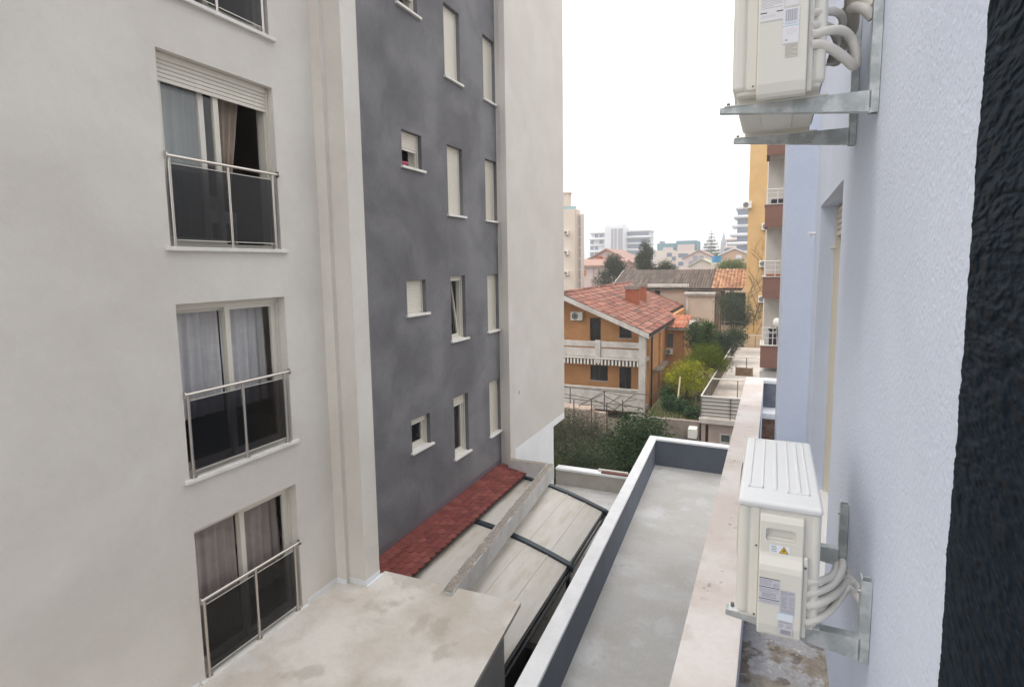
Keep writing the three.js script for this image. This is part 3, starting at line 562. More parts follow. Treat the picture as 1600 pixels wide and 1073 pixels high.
function airConditioner(label, [x, y, z], d, h, l, stickers) {
  const t = thingR('air_conditioner', label, 'air conditioner', [x, y, z], 'outdoor units on the blue wall');
  const zf = l / 2, X = (u) => -d / 2 + u * d;
  mesh('body', [rbox(X(0.03), X(0.97), 0, h - 0.02, -zf + 0.01, zf - 0.012, 0.02, 3)], M.acBody, t);
  mesh('front_casing', rbox(X(0), X(0.165), 0.004, h - 0.022, -zf + 0.004, zf - 0.004, 0.022, 3), M.acBody, t);
  mesh('side_strip', rbox(X(0.172), X(0.27), 0.006, h - 0.022, zf - 0.03, zf - 0.006, 0.005, 2), M.acBody, t);
  mesh('rear_corner', rbox(X(0.865), X(1), 0.004, h - 0.022, zf - 0.075, zf - 0.008, 0.02, 3), M.acBody, t);
  mesh('coil', box(X(0.968), X(0.985), 0.02, h - 0.04, -zf + 0.03, zf - 0.08), M.acFin, t);
  const top = mesh('top_cover', rbox(X(-0.012), X(1.012), h - 0.032, h, -zf - 0.002, zf + 0.002, 0.014, 3), M.acTop, t);
  for (const [a, b, p, q] of [[0.10, 0.30, 0.16, 0.97], [0.60, 0.88, 0.14, 0.96]]) { // pressed rims and ribs
    const za = -zf + (1 - q) * l, zb = zf - p * l, r = 0.009;
    mesh('rim', [rbox(X(a), X(a) + r, h - 0.002, h + 0.005, za, zb, 0.0025, 2), rbox(X(b) - r, X(b), h - 0.002, h + 0.005, za, zb, 0.0025, 2), rbox(X(a), X(b), h - 0.002, h + 0.005, za, za + r, 0.0025, 2), rbox(X(a), X(b), h - 0.002, h + 0.005, zb - r, zb, 0.0025, 2)], M.acTop, top);
  }
  for (const u of [0.42, 0.72]) mesh('rib', rbox(X(u), X(u) + 0.016, h - 0.004, h + 0.007, -zf + 0.07, zf - 0.13, 0.005, 2), M.acTop, top);
  // service cover: a pressed plate, thicker in its lower half, with a hand hold
  const pw0 = X(0.275), pw1 = X(0.80), zb = zf - 0.012, S = new THREE.Shape();
  const pr = [[0, h * 0.90], [0.018, h * 0.885], [0.024, h * 0.85], [0.025, h * 0.60], [0.030, h * 0.57], [0.046, h * 0.51], [0.050, h * 0.47], [0.050, 0.012], [0.044, -0.024], [0.036, -0.034], [0, -0.034]];
  S.setFromPoints(pr.map(([a, b]) => new THREE.Vector2(a, b)));
  const cover = sub('service_cover', t);
  const plate = (a, b) => new THREE.ExtrudeGeometry(S, { depth: b - a - 0.012, bevelEnabled: true, bevelSize: 0.006, bevelThickness: 0.006, bevelSegments: 3, curveSegments: 4 }).applyMatrix4(new THREE.Matrix4().set(0, 0, -1, b - 0.006, 0, 1, 0, 0, 1, 0, 0, zb - 0.006, 0, 0, 0, 1));
  if (y < 0) { // the hand hold is a real pocket in the plate
    const cut = rbox(X(0.35), X(0.705), h * 0.695, h * 0.80, zb + 0.003, zb + 0.06, 0.01, 3), A0 = new Brush(plate(pw0, pw1)), B0 = new Brush(cut); A0.updateMatrixWorld(); B0.updateMatrixWorld();
    const ev = new Evaluator(); ev.useGroups = false; const g = ev.evaluate(A0, B0, SUBTRACTION).geometry; g.clearGroups();
    mesh('plate', g, M.acBody, cover);
    mesh('hand_hold', rbox(X(0.35), X(0.705), h * 0.695, h * 0.722, zb + 0.002, zb + 0.014, 0.004, 2), M.acBody, cover);
  } else mesh('plate', plate(pw0, pw1), M.acBody, cover);
  mesh('flange', rbox(X(0.80), X(0.862), -0.03, h * 0.60, zb, zb + 0.022, 0.006, 2), M.acBody, cover);
  for (const [u, v, w] of [[0.235, 0.62, -0.006], [0.235, 0.03, -0.006], [0.83, 0.52, 0.012], [0.55, 0.955, -0.012]]) mesh('screw', new THREE.CylinderGeometry(0.0042, 0.0042, 0.004, 10).rotateX(Math.PI / 2).translate(X(u), h * v, zf + w), M.darkSteel, t);
  for (const [tex, u0, u1, v0, v1, dz] of stickers) {
    const g = new THREE.PlaneGeometry((u1 - u0) * d, (v1 - v0) * h).translate(X((u0 + u1) / 2), h * (v0 + v1) / 2, zb + dz); g.userData.keepUV = true;
    mesh('sticker', g, new THREE.MeshStandardMaterial({ map: tex, roughness: 0.5 }), cover);
  }
  for (const s of [-1, 1]) mesh('foot', [rbox(X(-0.10), X(1.05), -0.036, -0.03, s * (l / 2 - 0.10) - 0.028, s * (l / 2 - 0.10) + 0.028, 0.002, 1), rbox(X(0.05), X(0.95), -0.034, 0.002, s * (l / 2 - 0.10) - 0.02, s * (l / 2 - 0.10) + 0.02, 0.006, 1)], y < 0 ? M.acTop : M.acBody, t);
  mesh('bolt', [-1, 1].map((s) => new THREE.CylinderGeometry(0.008, 0.008, 0.014, 6).translate(X(-0.055), -0.022, s * (l / 2 - 0.10))), M.darkSteel, t);
  mesh('base_pan', [rbox(X(0.04), X(0.96), -0.012, 0.012, -zf + 0.02, zf - 0.02, 0.01, 2), rbox(X(0.3), X(0.7), -0.02, -0.008, -zf + 0.2, zf - 0.35, 0.008, 2)], M.acBody, t);
  // fan grille on the street side
  const gr = [], cz = -0.06 * l, cy = h * 0.5, R = Math.min(h * 0.44, l * 0.33);
  for (let k = 1; k <= 9; k++) gr.push(new THREE.TorusGeometry(R * k / 9, 0.0022, 4, 36).rotateY(Math.PI / 2).translate(X(0) - 0.012, cy, cz));
  for (let k = 0; k < 8; k++) { const a = k * Math.PI / 4; gr.push(bar(V(X(0) - 0.011, cy, cz), V(X(0) - 0.011, cy + R * Math.sin(a), cz + R * Math.cos(a)), 0.0028, 5)); }
  mesh('fan_grille', gr, M.acBody, t);
  mesh('fan_opening', new THREE.CircleGeometry(R, 40).rotateY(-Math.PI / 2).translate(X(0) - 0.001, cy, cz), M.acDark, t);
  return t;
}
airConditioner('beige outdoor unit on its brackets with yellow warning triangle and pressed white top', [0.0475, -1.374, -2.67], 0.285, 0.476, 0.84, [
  [warnTex, 0.40, 0.64, 0.605, 0.672, 0.0265], [specTex, 0.29, 0.535, 0.20, 0.41, 0.0515], [tableTex, 0.545, 0.72, 0.145, 0.335, 0.0515], [blankTex, 0.515, 0.705, 0.085, 0.148, 0.052], [noteTex, 0.53, 0.705, -0.035, 0.082, 0.0515]]);
airConditioner('beige outdoor unit with barcode sticker hung high above the lower unit', [-0.014, 0.735, -3.20], 0.36, 0.68, 0.92, [
  [sheetTex, 0.29, 0.545, 0.385, 0.63, 0.0515], [sheet2Tex, 0.555, 0.70, 0.45, 0.66, 0.0515], [barTex, 0.535, 0.705, 0.235, 0.44, 0.052], [smallTex, 0.57, 0.70, 0.155, 0.228, 0.0515]]);

function bracket(label, z, ya, x1, postTop, thick = 0.09) { // arm top at ya, from the wall to x1
  const t = thingR('wall_bracket', label, 'bracket', [WX, ya, z], 'galvanised brackets under the outdoor units');
  const s = new THREE.Shape(), L = WX - x1; s.moveTo(-0.03, 0); s.lineTo(-L, 0); s.lineTo(-L, -0.022); s.lineTo(-0.03, -thick + 0.004); s.closePath();
  mesh('arm', [new THREE.ExtrudeGeometry(s, { depth: 0.004, bevelEnabled: false }).translate(0, 0, 0.018), box(-L, -0.03, -0.004, 0, -0.022, 0.018)], M.galv, t);
  const lip = quadGeo(V(-L, -0.0225, -0.012), V(-0.03, -thick + 0.0035, -0.012), V(-0.03, -thick + 0.0035, 0.022), V(-L, -0.0225, 0.022)); mesh('arm_lip', lip, M.galv, t);
  mesh('post', [box(-0.037, -0.033, -thick, postTop, -0.022, 0.022), box(-0.033, -0.002, -thick, postTop - 0.01, 0.018, 0.022), box(-0.033, -0.002, -thick, postTop - 0.01, -0.022, -0.018)], M.galv, t);
  mesh('bolt', [new THREE.CylinderGeometry(0.008, 0.008, 0.01, 6).rotateZ(Math.PI / 2).translate(-0.04, postTop - 0.06, 0)], M.steel, t);
}
bracket('galvanised bracket below the warning triangle end of the lower unit', -2.35, -1.410, -0.135, 0.24);
bracket('galvanised bracket under the window end of the lower outdoor unit', -3.08, -1.410, -0.12, 0.24);
bracket('galvanised bracket below the sticker end of the upper outdoor unit', -2.84, 0.699, -0.25, 1.2);
bracket('galvanised bracket under the window end of the upper outdoor unit', -3.56, 0.699, -0.235, 1.2);

// insulated pipes: points are [photo x, photo y, distance along the wall]
function pipe(label, pts, r, group, mat = M.foam, name = 'refrigerant_pipe') {
  const p = pts.map(([x, y, z]) => rZ(x, y, -z)).map((q) => RW(q.x, q.y, q.z));
  const o = mesh(numbered(name), tube(p, r, 40, 12), mat, scene); o.position.y = E; return tag(o, label, name === 'cable' ? 'cable' : 'pipe', group);
}
const q1 = (x, y, z) => [1140 + x / 4.878, 840 + y / 4.878, z], q2 = (x, y, z) => [1140 + x / 6.667, y / 6.667, z];
const pg = 'pipes of the lower outdoor unit', pu = 'pipes of the upper outdoor unit', pr0 = 0.0135;
pipe('white pipe leaving the lower unit highest of the six', [q1(585, 338, 2.26), q1(650, 334, 2.27), q1(730, 318, 2.33), q1(795, 275, 2.44), q1(818, 215, 2.58), q1(850, 200, 2.70)], pr0, pg);
pipe('second highest white pipe of the lower outdoor unit, rising steeply', [q1(580, 425, 2.26), q1(650, 415, 2.27), q1(745, 380, 2.33), q1(825, 310, 2.42), q1(862, 235, 2.52), q1(864, 185, 2.62), q1(880, 230, 2.72), q1(905, 300, 2.68)], pr0 + 0.001, pg);
pipe('thin white pipe tucked under the steeply rising pipe', [q1(575, 448, 2.28), q1(650, 445, 2.30), q1(740, 420, 2.38), q1(830, 350, 2.48), q1(880, 295, 2.56), q1(940, 330, 2.58), q1(1000, 410, 2.56)], pr0, pg);
pipe('thickest white pipe in the middle of the lower bundle', [q1(575, 512, 2.26), q1(650, 503, 2.27), q1(750, 460, 2.33), q1(830, 400, 2.42), q1(890, 345, 2.52), q1(950, 375, 2.56), q1(1010, 440, 2.54)], 0.018, pg);
pipe('thin white pipe directly below the thickest one', [q1(575, 552, 2.28), q1(660, 545, 2.30), q1(750, 510, 2.38), q1(830, 440, 2.48), q1(885, 385, 2.55), q1(930, 400, 2.57)], pr0, pg);
pipe('lowest white pipe of the lower outdoor unit, sagging alone', [q1(570, 645, 2.25), q1(640, 632, 2.26), q1(735, 585, 2.31), q1(815, 505, 2.38), q1(875, 415, 2.45), q1(915, 385, 2.49), q1(960, 430, 2.50), q1(1005, 495, 2.48)], pr0, pg);
pipe('cream pipe leaving the upper unit highest, above the barcode', [q2(850, 140, 2.74), q2(940, 125, 2.76), q2(1050, 115, 2.82), q2(1150, 145, 2.92), q2(1185, 220, 3.0), q2(1160, 300, 3.1)], 0.017, pu);
pipe('cream pipe turning down behind the loops of the upper unit', [q2(840, 270, 2.74), q2(920, 262, 2.76), q2(1010, 275, 2.86), q2(1090, 320, 2.98), q2(1130, 400, 3.1), q2(1120, 470, 3.2)], 0.018, pu);
pipe('cream pipe of the upper unit with the widest loop', [q2(850, 360, 2.74), q2(940, 345, 2.75), q2(1060, 315, 2.78), q2(1180, 320, 2.82), q2(1265, 395, 2.86), q2(1310, 520, 2.88), q2(1325, 640, 2.90), q2(1300, 690, 2.95), q2(1275, 600, 3.02), q2(1265, 480, 3.08), q2(1210, 370, 3.14)], 0.019, pu);
pipe('lowest cream pipe of the upper unit meeting the wide loop', [q2(840, 470, 2.74), q2(920, 460, 2.75), q2(1030, 490, 2.77), q2(1130, 550, 2.80), q2(1220, 620, 2.83), q2(1290, 680, 2.87), q2(1325, 650, 2.92), q2(1315, 560, 2.98), q2(1290, 440, 3.02)], 0.020, pu);
pipe('short fat cream pipe arching to the upper bracket post', [q2(1200, 130, 3.08), q2(1260, 85, 3.0), q2(1340, 75, 2.95), q2(1430, 110, 2.92), q2(1500, 180, 2.92)], 0.022, pu);
pipe('bundle of taped pipes hanging behind the upper outdoor unit', [q2(1290, -60, 2.98), q2(1285, 60, 3.0), q2(1270, 180, 3.05), q2(1260, 300, 3.12), q2(1170, 440, 3.2), q2(1090, 640, 3.3)], 0.033, undefined, std([0.50, 0.46, 0.40], 0.8));
pipe('pale taped pipe entering the wall beside the upper bracket post', [q2(1380, -40, 2.95), q2(1450, 10, 2.93), q2(1500, 60, 2.92)], 0.02);
pipe('thin grey cable looping under the upper outdoor unit pipes', [q2(850, 600, 2.75), q2(920, 650, 2.78), q2(1010, 675, 2.85), q2(1110, 655, 2.92), q2(1150, 610, 3.0), q2(1120, 500, 3.1), q2(1060, 360, 3.15)], 0.005, undefined, M.wire, 'cable');
pipe('thin grey cable running from the upper unit top to the bundle', [q2(870, 50, 2.75), q2(960, 60, 2.8), q2(1060, 90, 2.9), q2(1140, 130, 3.0)], 0.005, undefined, M.wire, 'cable');

// ---------------------------------------------------------------- materials of the gardens and houses behind
M.orange = plaster([0.52, 0.255, 0.10], [0.60, 0.31, 0.13], 4.5, 201, 1, bumpFine, 0.004, 384);
M.houseWhite = plaster([0.46, 0.425, 0.385], [0.59, 0.56, 0.52], 2.2, 205, 1.4, bumpFine, 0.004, 256);
M.beigeWall = plaster([0.62, 0.49, 0.38], [0.67, 0.54, 0.43], 5, 207, 0.7, bumpFine, 0.004, 256);
M.yellow = plaster([0.60, 0.385, 0.17], [0.66, 0.44, 0.21], 6, 209, 1, bumpFine, 0.004, 384);
M.brown = plaster([0.20, 0.105, 0.08], [0.225, 0.12, 0.092], 3, 211, 0.8, bumpFine, 0.002, 256);
M.pinkStone = plaster([0.36, 0.27, 0.215], [0.48, 0.39, 0.33], 1.3, 213, 2, bumpFine, 0.02, 256);
M.mud = plaster([0.20, 0.165, 0.14], [0.27, 0.225, 0.19], 1.8, 215, 1.5, bumpFine, 0.01, 256);
M.paleFloor = plaster([0.46, 0.42, 0.38], [0.54, 0.50, 0.46], 2.4, 217, 1.4, bumpFine, 0.003, 256);
M.tile = new THREE.MeshStandardMaterial({ vertexColors: true, roughness: 0.9 });
M.darkGlass = std([0.018, 0.019, 0.021], 0.12); M.blackSlot = std([0.02, 0.02, 0.02], 0.8);
M.rust = std([0.085, 0.055, 0.04], 0.8); M.railMetal = std([0.20, 0.175, 0.15], 0.5, { metalness: 0.4 }); M.railWhite = std([0.62, 0.60, 0.57], 0.5);
M.wood = plaster([0.17, 0.11, 0.065], [0.25, 0.17, 0.10], 0.6, 219, 2, bumpFine, 0.004, 128);
M.leaf = new THREE.MeshPhysicalMaterial({ vertexColors: true, roughness: 0.75, specularIntensity: 0.25, side: THREE.DoubleSide });
M.bark = plaster([0.10, 0.075, 0.055], [0.16, 0.125, 0.095], 0.5, 223, 2, bumpFine, 0.02, 128);
M.brick = plaster([0.30, 0.085, 0.04], [0.36, 0.115, 0.055], 0.7, 225, 1.5, bumpFine, 0.01, 128);

const put = (name, gs, mat, label, cat, group) => { const o = mesh(numbered(name), gs, mat, scene); o.position.y = E; return tag(o, label, cat, group); };
function colored(g, c) { const n = g.attributes.position.count, a = new Float32Array(n * 3); for (let i = 0; i < n; i++) a.set(c, 3 * i); g.setAttribute('color', new THREE.BufferAttribute(a, 3)); return g; }
// clay tiles laid in courses on a pitched plane: p(u, s) with u along the eaves in metres and s down the slope in metres
function tiles(U, S, o, du, ds, w, l, cols, h = 0.05, tilt = 0.035) {
  const nu = Math.round(U / w), ns = Math.round(S / l), pos = [], col = [], up = V().crossVectors(du, ds).normalize(); if (up.y < 0) up.negate();
  const arc = [[0, 0], [0.12, 0.75], [0.35, 1], [0.6, 0.8], [0.74, 0.1], [1, 0]];
  for (let j = 0; j < ns; j++) for (let i = 0; i < nu; i++) {
    const c = cols[Math.floor(rnd() * cols.length)], k = rr(0.8, 1.15), ju = rr(-0.008, 0.008), js = rr(-0.012, 0.012), P = [];
    for (let e = 0; e < 2; e++) for (const [a, b] of arc) P.push(o.clone().addScaledVector(du, (i + a) * U / nu + ju).addScaledVector(ds, (j + e * 1.12) * S / ns + js).addScaledVector(up, b * h + e * tilt + 0.004));
    for (let q = 0; q < arc.length - 1; q++) for (const n of [q, q + 1, q + 7, q, q + 7, q + 6]) { pos.push(P[n].x, P[n].y, P[n].z); col.push(c[0] * k, c[1] * k, c[2] * k); }
    for (let q = 1; q < arc.length - 2; q++) for (const n of [6, q + 6, q + 7]) { const r = P[n].clone().addScaledVector(up, -0.002); pos.push(r.x, r.y, r.z); col.push(c[0] * k, c[1] * k, c[2] * k); }
  }
  const g = new THREE.BufferGeometry(); g.setAttribute('position', new THREE.Float32BufferAttribute(pos, 3)); g.setAttribute('color', new THREE.Float32BufferAttribute(col, 3)); g.computeVertexNormals(); return g;
}
const CLAY = [[0.27, 0.095, 0.065], [0.33, 0.135, 0.095], [0.22, 0.08, 0.06], [0.37, 0.19, 0.14], [0.15, 0.07, 0.055], [0.30, 0.15, 0.115], [0.20, 0.115, 0.09]];
const CLAYPALE = [[0.40, 0.21, 0.12], [0.46, 0.27, 0.16], [0.34, 0.17, 0.10], [0.28, 0.15, 0.09], [0.50, 0.30, 0.19]];
const FIBRE = [[0.105, 0.082, 0.068], [0.125, 0.098, 0.08], [0.09, 0.072, 0.06], [0.14, 0.11, 0.09]];

// ---------------------------------------------------------------- the orange house
{
  const t = thing('orange_house', 'orange rendered house with white balconies and red tiled roof', 'house');
  const hp = (x, y, Z) => onZ(870 + x / 4.47, 420 + y / 4.47, Z), ZW = -34.7, ZP = -33.47;
  const op = [[232, 340, 308, 512], [438, 375, 523, 485], [235, 668, 357, 783], [438, 683, 520, 858]].map(([a, b, c, d]) => { const p = hp(a, b, ZW), q = hp(c, d, ZW); return [p.x, q.x, q.y, p.y]; });
  const fs = new THREE.Shape([[-15.5, -E], [-6.47, -E], [-6.47, -4.08], [-11.4, -2.0], [-15.5, -3.75]].map(([x, y]) => new THREE.Vector2(x, y)));
  for (const o of op) fs.holes.push(rectHole(...o));
  mesh('wall', [new THREE.ExtrudeGeometry(fs, { depth: 0.3, bevelEnabled: false }).translate(0, 0, ZW - 0.3), wallPX(-6.17, 0.3, ZW, -52, -E, -3.95)], M.orange, t);
  op.forEach(([a, b, c, d], i) => {
    const w = sub(i === 0 || i === 3 ? 'door' : 'window', t);
    mesh('frame', ringZ(ZW - 0.16, ZW - 0.08, a + 0.002, b - 0.002, c + 0.002, d - 0.002, 0.05), std([0.05, 0.042, 0.036], 0.5), w);
    mesh('pane', box(a + 0.05, b - 0.05, c + 0.05, d - 0.05, ZW - 0.135, ZW - 0.12), M.darkGlass, w);
    mesh('mullion', box((a + b) / 2 - 0.025, (a + b) / 2 + 0.025, c + 0.05, d - 0.05, ZW - 0.12, ZW - 0.09), std([0.05, 0.042, 0.036], 0.5), w);
    if (i === 1 || i === 2) mesh('sill', box(a - 0.06, b + 0.06, c - 0.06, c, ZW - 0.1, ZW + 0.06), M.houseWhite, w);
  });
  mesh('corner_column', [box(-6.56, -6.165, -E, -3.95, ZP - 0.18, ZP + 0.18)], M.houseWhite, t);
  mesh('balcony_floor', box(-15, -6.2, -5.86, -5.66, ZW, ZP - 0.05), M.houseWhite, t);
  mesh('terrace_floor', box(-15, -6.2, -8.9, -8.6, ZW, ZP - 0.05), M.houseWhite, t);
  const bp = hp(270, 505, ZP).x, bq = hp(308, 505, ZP).x;
  for (const [x0, x1] of [[-15, bp - 0.01], [bq + 0.01, -6.57]]) for (const [y0, y1] of [[-5.02, -4.67], [-5.64, -5.11]]) mesh('balcony_board', rbox(x0, x1, y0, y1, ZP - 0.07, ZP + 0.05, 0.015, 1), M.houseWhite, t);
  mesh('balcony_pier', rbox(bp, bq, -6.0, -4.6, ZP - 0.1, ZP + 0.14, 0.015, 1), M.houseWhite, t);
  mesh('terrace_parapet', [box(-15, -6.57, -8.9, -7.60, ZP - 0.1, ZP + 0.06), box(-15, -6.57, -7.60, -7.53, ZP - 0.14, ZP + 0.1)], M.houseWhite, t);
  { // striped valance of the rolled awning: stripes are dyed cloth
    const st = canvasTex(512, 16, (g) => { for (let i = 0; i < 32; i++) { g.fillStyle = i % 2 ? '#6b625a' : '#d8d2c8'; g.fillRect(i * 16, 0, i % 2 ? 6 : 18, 16); } });
    const g = new THREE.PlaneGeometry(8.4, 0.38, 120, 1), p = g.attributes.position; for (let i = 0; i < p.count; i++) p.setZ(i, 0.025 * Math.sin(i % 121 * 1.1) * (p.getY(i) < 0 ? 1 : 0.2));
    for (let i = 0; i < g.attributes.uv.count; i++) g.attributes.uv.setX(i, g.attributes.uv.getX(i) * 2.4);
    st.wrapS = THREE.RepeatWrapping; g.computeVertexNormals(); g.userData.keepUV = true;
    mesh('awning_valance', g.translate(-10.8, -5.92, ZP + 0.12), new THREE.MeshStandardMaterial({ map: st, roughness: 0.9, side: THREE.DoubleSide }), t);
    mesh('awning_roll', bar(V(-15, -5.72, ZP + 0.1), V(-6.6, -5.72, ZP + 0.1), 0.06, 10), M.houseWhite, t);
  }
  // roof: two stepped slabs with white fascia and tiles in courses
  const ry = (x) => -1.75 - 0.42 * (x + 11.3), sl = V(1, -0.42, 0).normalize();
  const slab = (x0, x1, z0, z1, dy, th) => { const s = new THREE.Shape([[x0, ry(x0) + dy], [x1, ry(x1) + dy], [x1, ry(x1) + dy - th], [x0, ry(x0) + dy - th]].map(([x, y]) => new THREE.Vector2(x, y))); return new THREE.ExtrudeGeometry(s, { depth: z0 - z1, bevelEnabled: false }).translate(0, 0, z1); };
  const roof = sub('roof', t);
  mesh('fascia', [slab(-11.4, -5.93, -33.05, -45.0, -0.05, 0.30), slab(-11.4, -6.6, -45.0, -53, -0.04, 0.24)], M.houseWhite, roof);
  mesh('far_slope', new THREE.ExtrudeGeometry(new THREE.Shape([[-11.4, ry(-11.4) - 0.06], [-16, -3.6], [-16, -3.85], [-11.4, ry(-11.4) - 0.4]].map(([x, y]) => new THREE.Vector2(x, y))), { depth: 19.9, bevelEnabled: false }).translate(0, 0, -53), M.houseWhite, roof);
  stuff(mesh('tiles', [tiles(11.9, 5.95, V(-11.4, ry(-11.4) - 0.03, -33.08), V(0, 0, -1), sl, 0.34, 0.46, CLAY), tiles(8, 5.2, V(-11.4, ry(-11.4) - 0.03, -45.02), V(0, 0, -1), sl, 0.34, 0.46, CLAY)], M.tile, roof));
  const rid = []; for (let z = -33.1; z > -53; z -= 0.42) rid.push(colored(new THREE.CylinderGeometry(0.13, 0.15, 0.46, 8, 1, true, 0, Math.PI).rotateX(-Math.PI / 2).rotateZ(Math.PI / 2 * 0).translate(-11.42, ry(-11.42) - 0.02, z - 0.2), mul3(CLAY[Math.floor(rnd() * 6)], rr(0.85, 1.1))));
  stuff(mesh('ridge_tiles', rid, M.tile, roof));
  mesh('gutter', [box(-5.93, -5.80, ry(-5.93) - 0.22, ry(-5.93) - 0.06, -44.9, -33.1), box(-6.6, -6.47, ry(-6.6) - 0.22, ry(-6.6) - 0.06, -53, -45)], M.blackSlot, roof);
  for (const [x0, x1, y1, z0, z1] of [[478, 563, 122, -41.2, -42.1], [566, 615, 106, -44.6, -45.4]]) {
    const a = hp(x0, y1, z0), b = hp(x1, y1, z0), c = sub('chimney', t);
    mesh('stack', box(a.x, b.x, -3.5, a.y - 0.22, z1, z0), M.brick, c);
    mesh('cap', [box(a.x - 0.06, b.x + 0.06, a.y - 0.22, a.y, z1 - 0.06, z0 + 0.06), box(a.x + 0.15, b.x - 0.15, a.y, a.y + 0.1, z1 + 0.2, z0 - 0.2)], M.mud, c);
  }
  mesh('downpipe', [bar(V(-6.0, -4.2, -34.9), V(-6.1, -4.6, -35.1), 0.05, 8), bar(V(-6.1, -4.6, -35.1), V(-6.1, -E, -35.1), 0.05, 8)], M.blackSlot, t);
  mesh('side_canopy', [rbox(-6.17, -5.72, -6.86, -6.70, -39.8, -35.9, 0.02, 1)], M.mud, t);
  mesh('side_pier', box(-6.168, -6.05, -E, -4.1, -38.6, -38.0), M.orange, t);
  const an = sub('annex', t);
  mesh('wall', [box(-6.168, -4.92, -E, -4.62, -47, -41.2)], M.orange, an);
  mesh('eave', box(-6.1, -4.72, -4.64, -4.54, -47, -40.7), M.houseWhite, an);
  stuff(mesh('tiles', tiles(1.4, 3.4, V(-4.7, -3.9, -44), V(-1, 0, 0), V(0, -0.18, 1).normalize(), 0.28, 0.4, [[0.46, 0.16, 0.08], [0.5, 0.2, 0.11], [0.4, 0.13, 0.07]]), M.tile, an));
  mesh('window', [...ringZ(-41.2, -41.14, -6.08, -5.68, -5.95, -5.0, 0.04), box(-6.04, -5.72, -5.91, -5.04, -41.19, -41.17)], std([0.09, 0.10, 0.11], 0.4), an);
}
function condenser(label, x, y, z, w, h, d, grp, turn = 0) {
  const t = thing('air_conditioner', label, 'air conditioner', [x, y, z], turn, grp);
  mesh('body', rbox(-w / 2, w / 2, 0, h, -d / 2, d / 2, 0.02, 2), M.acBody, t);
  mesh('fan_grille', [new THREE.CircleGeometry(h * 0.38, 20).translate(-w * 0.12, h / 2, d / 2 + 0.004)], M.acDark, t);
  for (const q of [0.38, 0.2]) mesh('fan_ring', new THREE.TorusGeometry(h * q, 0.01, 5, 20).translate(-w * 0.12, h / 2, d / 2 + 0.006), M.acBody, t);
  for (const s of [-1, 1]) mesh('bracket', box(s * w * 0.32 - 0.02, s * w * 0.32 + 0.02, -0.06, 0, -d, d / 2), M.darkSteel, t);
}
condenser('white outdoor unit on the upper balcony wall of the orange house', -10.75, -3.52, -34.5, 0.8, 0.55, 0.3);
condenser('white outdoor unit under the annex window of the orange house', -5.9, -6.45, -41.0, 0.5, 0.42, 0.26);
condenser('white outdoor unit standing against the brown retaining wall', -2.66, -7.86, -26.12, 0.6, 0.45, 0.38, undefined, Math.PI / 2);

{ // rusty frame in front of the orange house
  const t = thing('pergola_frame', 'rusty bare metal pergola frame in front of the orange house', 'pergola');
  const fp = (x, y, Z) => onZ(870 + x / 6.705, 580 + y / 6.705, Z);
  const R = (a, b, Z, Z2 = Z, r = 0.022) => mesh('bar', bar(fp(...a, Z), fp(...b, Z2), r, 6), M.rust, t);
  const f = -29.2, k = -31.6;
  R([-10, 155], [910, 243], k); R([910, 243], [1075, 268], k); R([-10, 262], [905, 385], f); R([-10, 228], [140, 245], k);
  const F = (x, y, Z) => { const p = fp(x, y, Z); mesh('post', bar(p, V(p.x, -E, p.z), 0.03, 6), M.rust, t); };
  F(140, 168, k); F(500, 207, k); F(1075, 212, k - 0.4); F(365, 290, f); F(525, 330, f); F(690, 300, f - 1); F(180, 300, f);
  R([232, 360], [500, 212], f, k); R([365, 295], [495, 240], f, k); R([530, 455], [815, 243], f, k); R([530, 345], [665, 262], f, k); R([500, 255], [735, 380], k, f); R([390, 298], [640, 420], f, f - 1.2); R([140, 245], [365, 290], k, f); R([400, 495], [520, 460], f, f);
  R([700, 320], [830, 300], f, k, 0.016); R([500, 215], [900, 305], k, f, 0.016); R([240, 350], [560, 365], f, f - 1, 0.016); R([690, 340], [920, 400], f, f, 0.016); R([970, 420], [1090, 295], f, k, 0.03); R([100, 478], [390, 495], f, f, 0.016); R([10, 548], [490, 605], f, f, 0.016);
}
{
  const t = thing('garden_wall', 'pinkish stone garden wall with pale slab in front of the orange house', 'wall');
  mesh('wall', box(-12.5, -7.72, -E, -8.27, -30.6, -30.35), M.pinkStone, t);
  mesh('slab', box(-12.5, -8.7, -8.26, -8.16, -31.3, -30.3), M.pinkStone, t);
  mesh('pier', box(-8.6, -8.4, -E, -8.05, -30.34, -30.2), M.pinkStone, t);
}
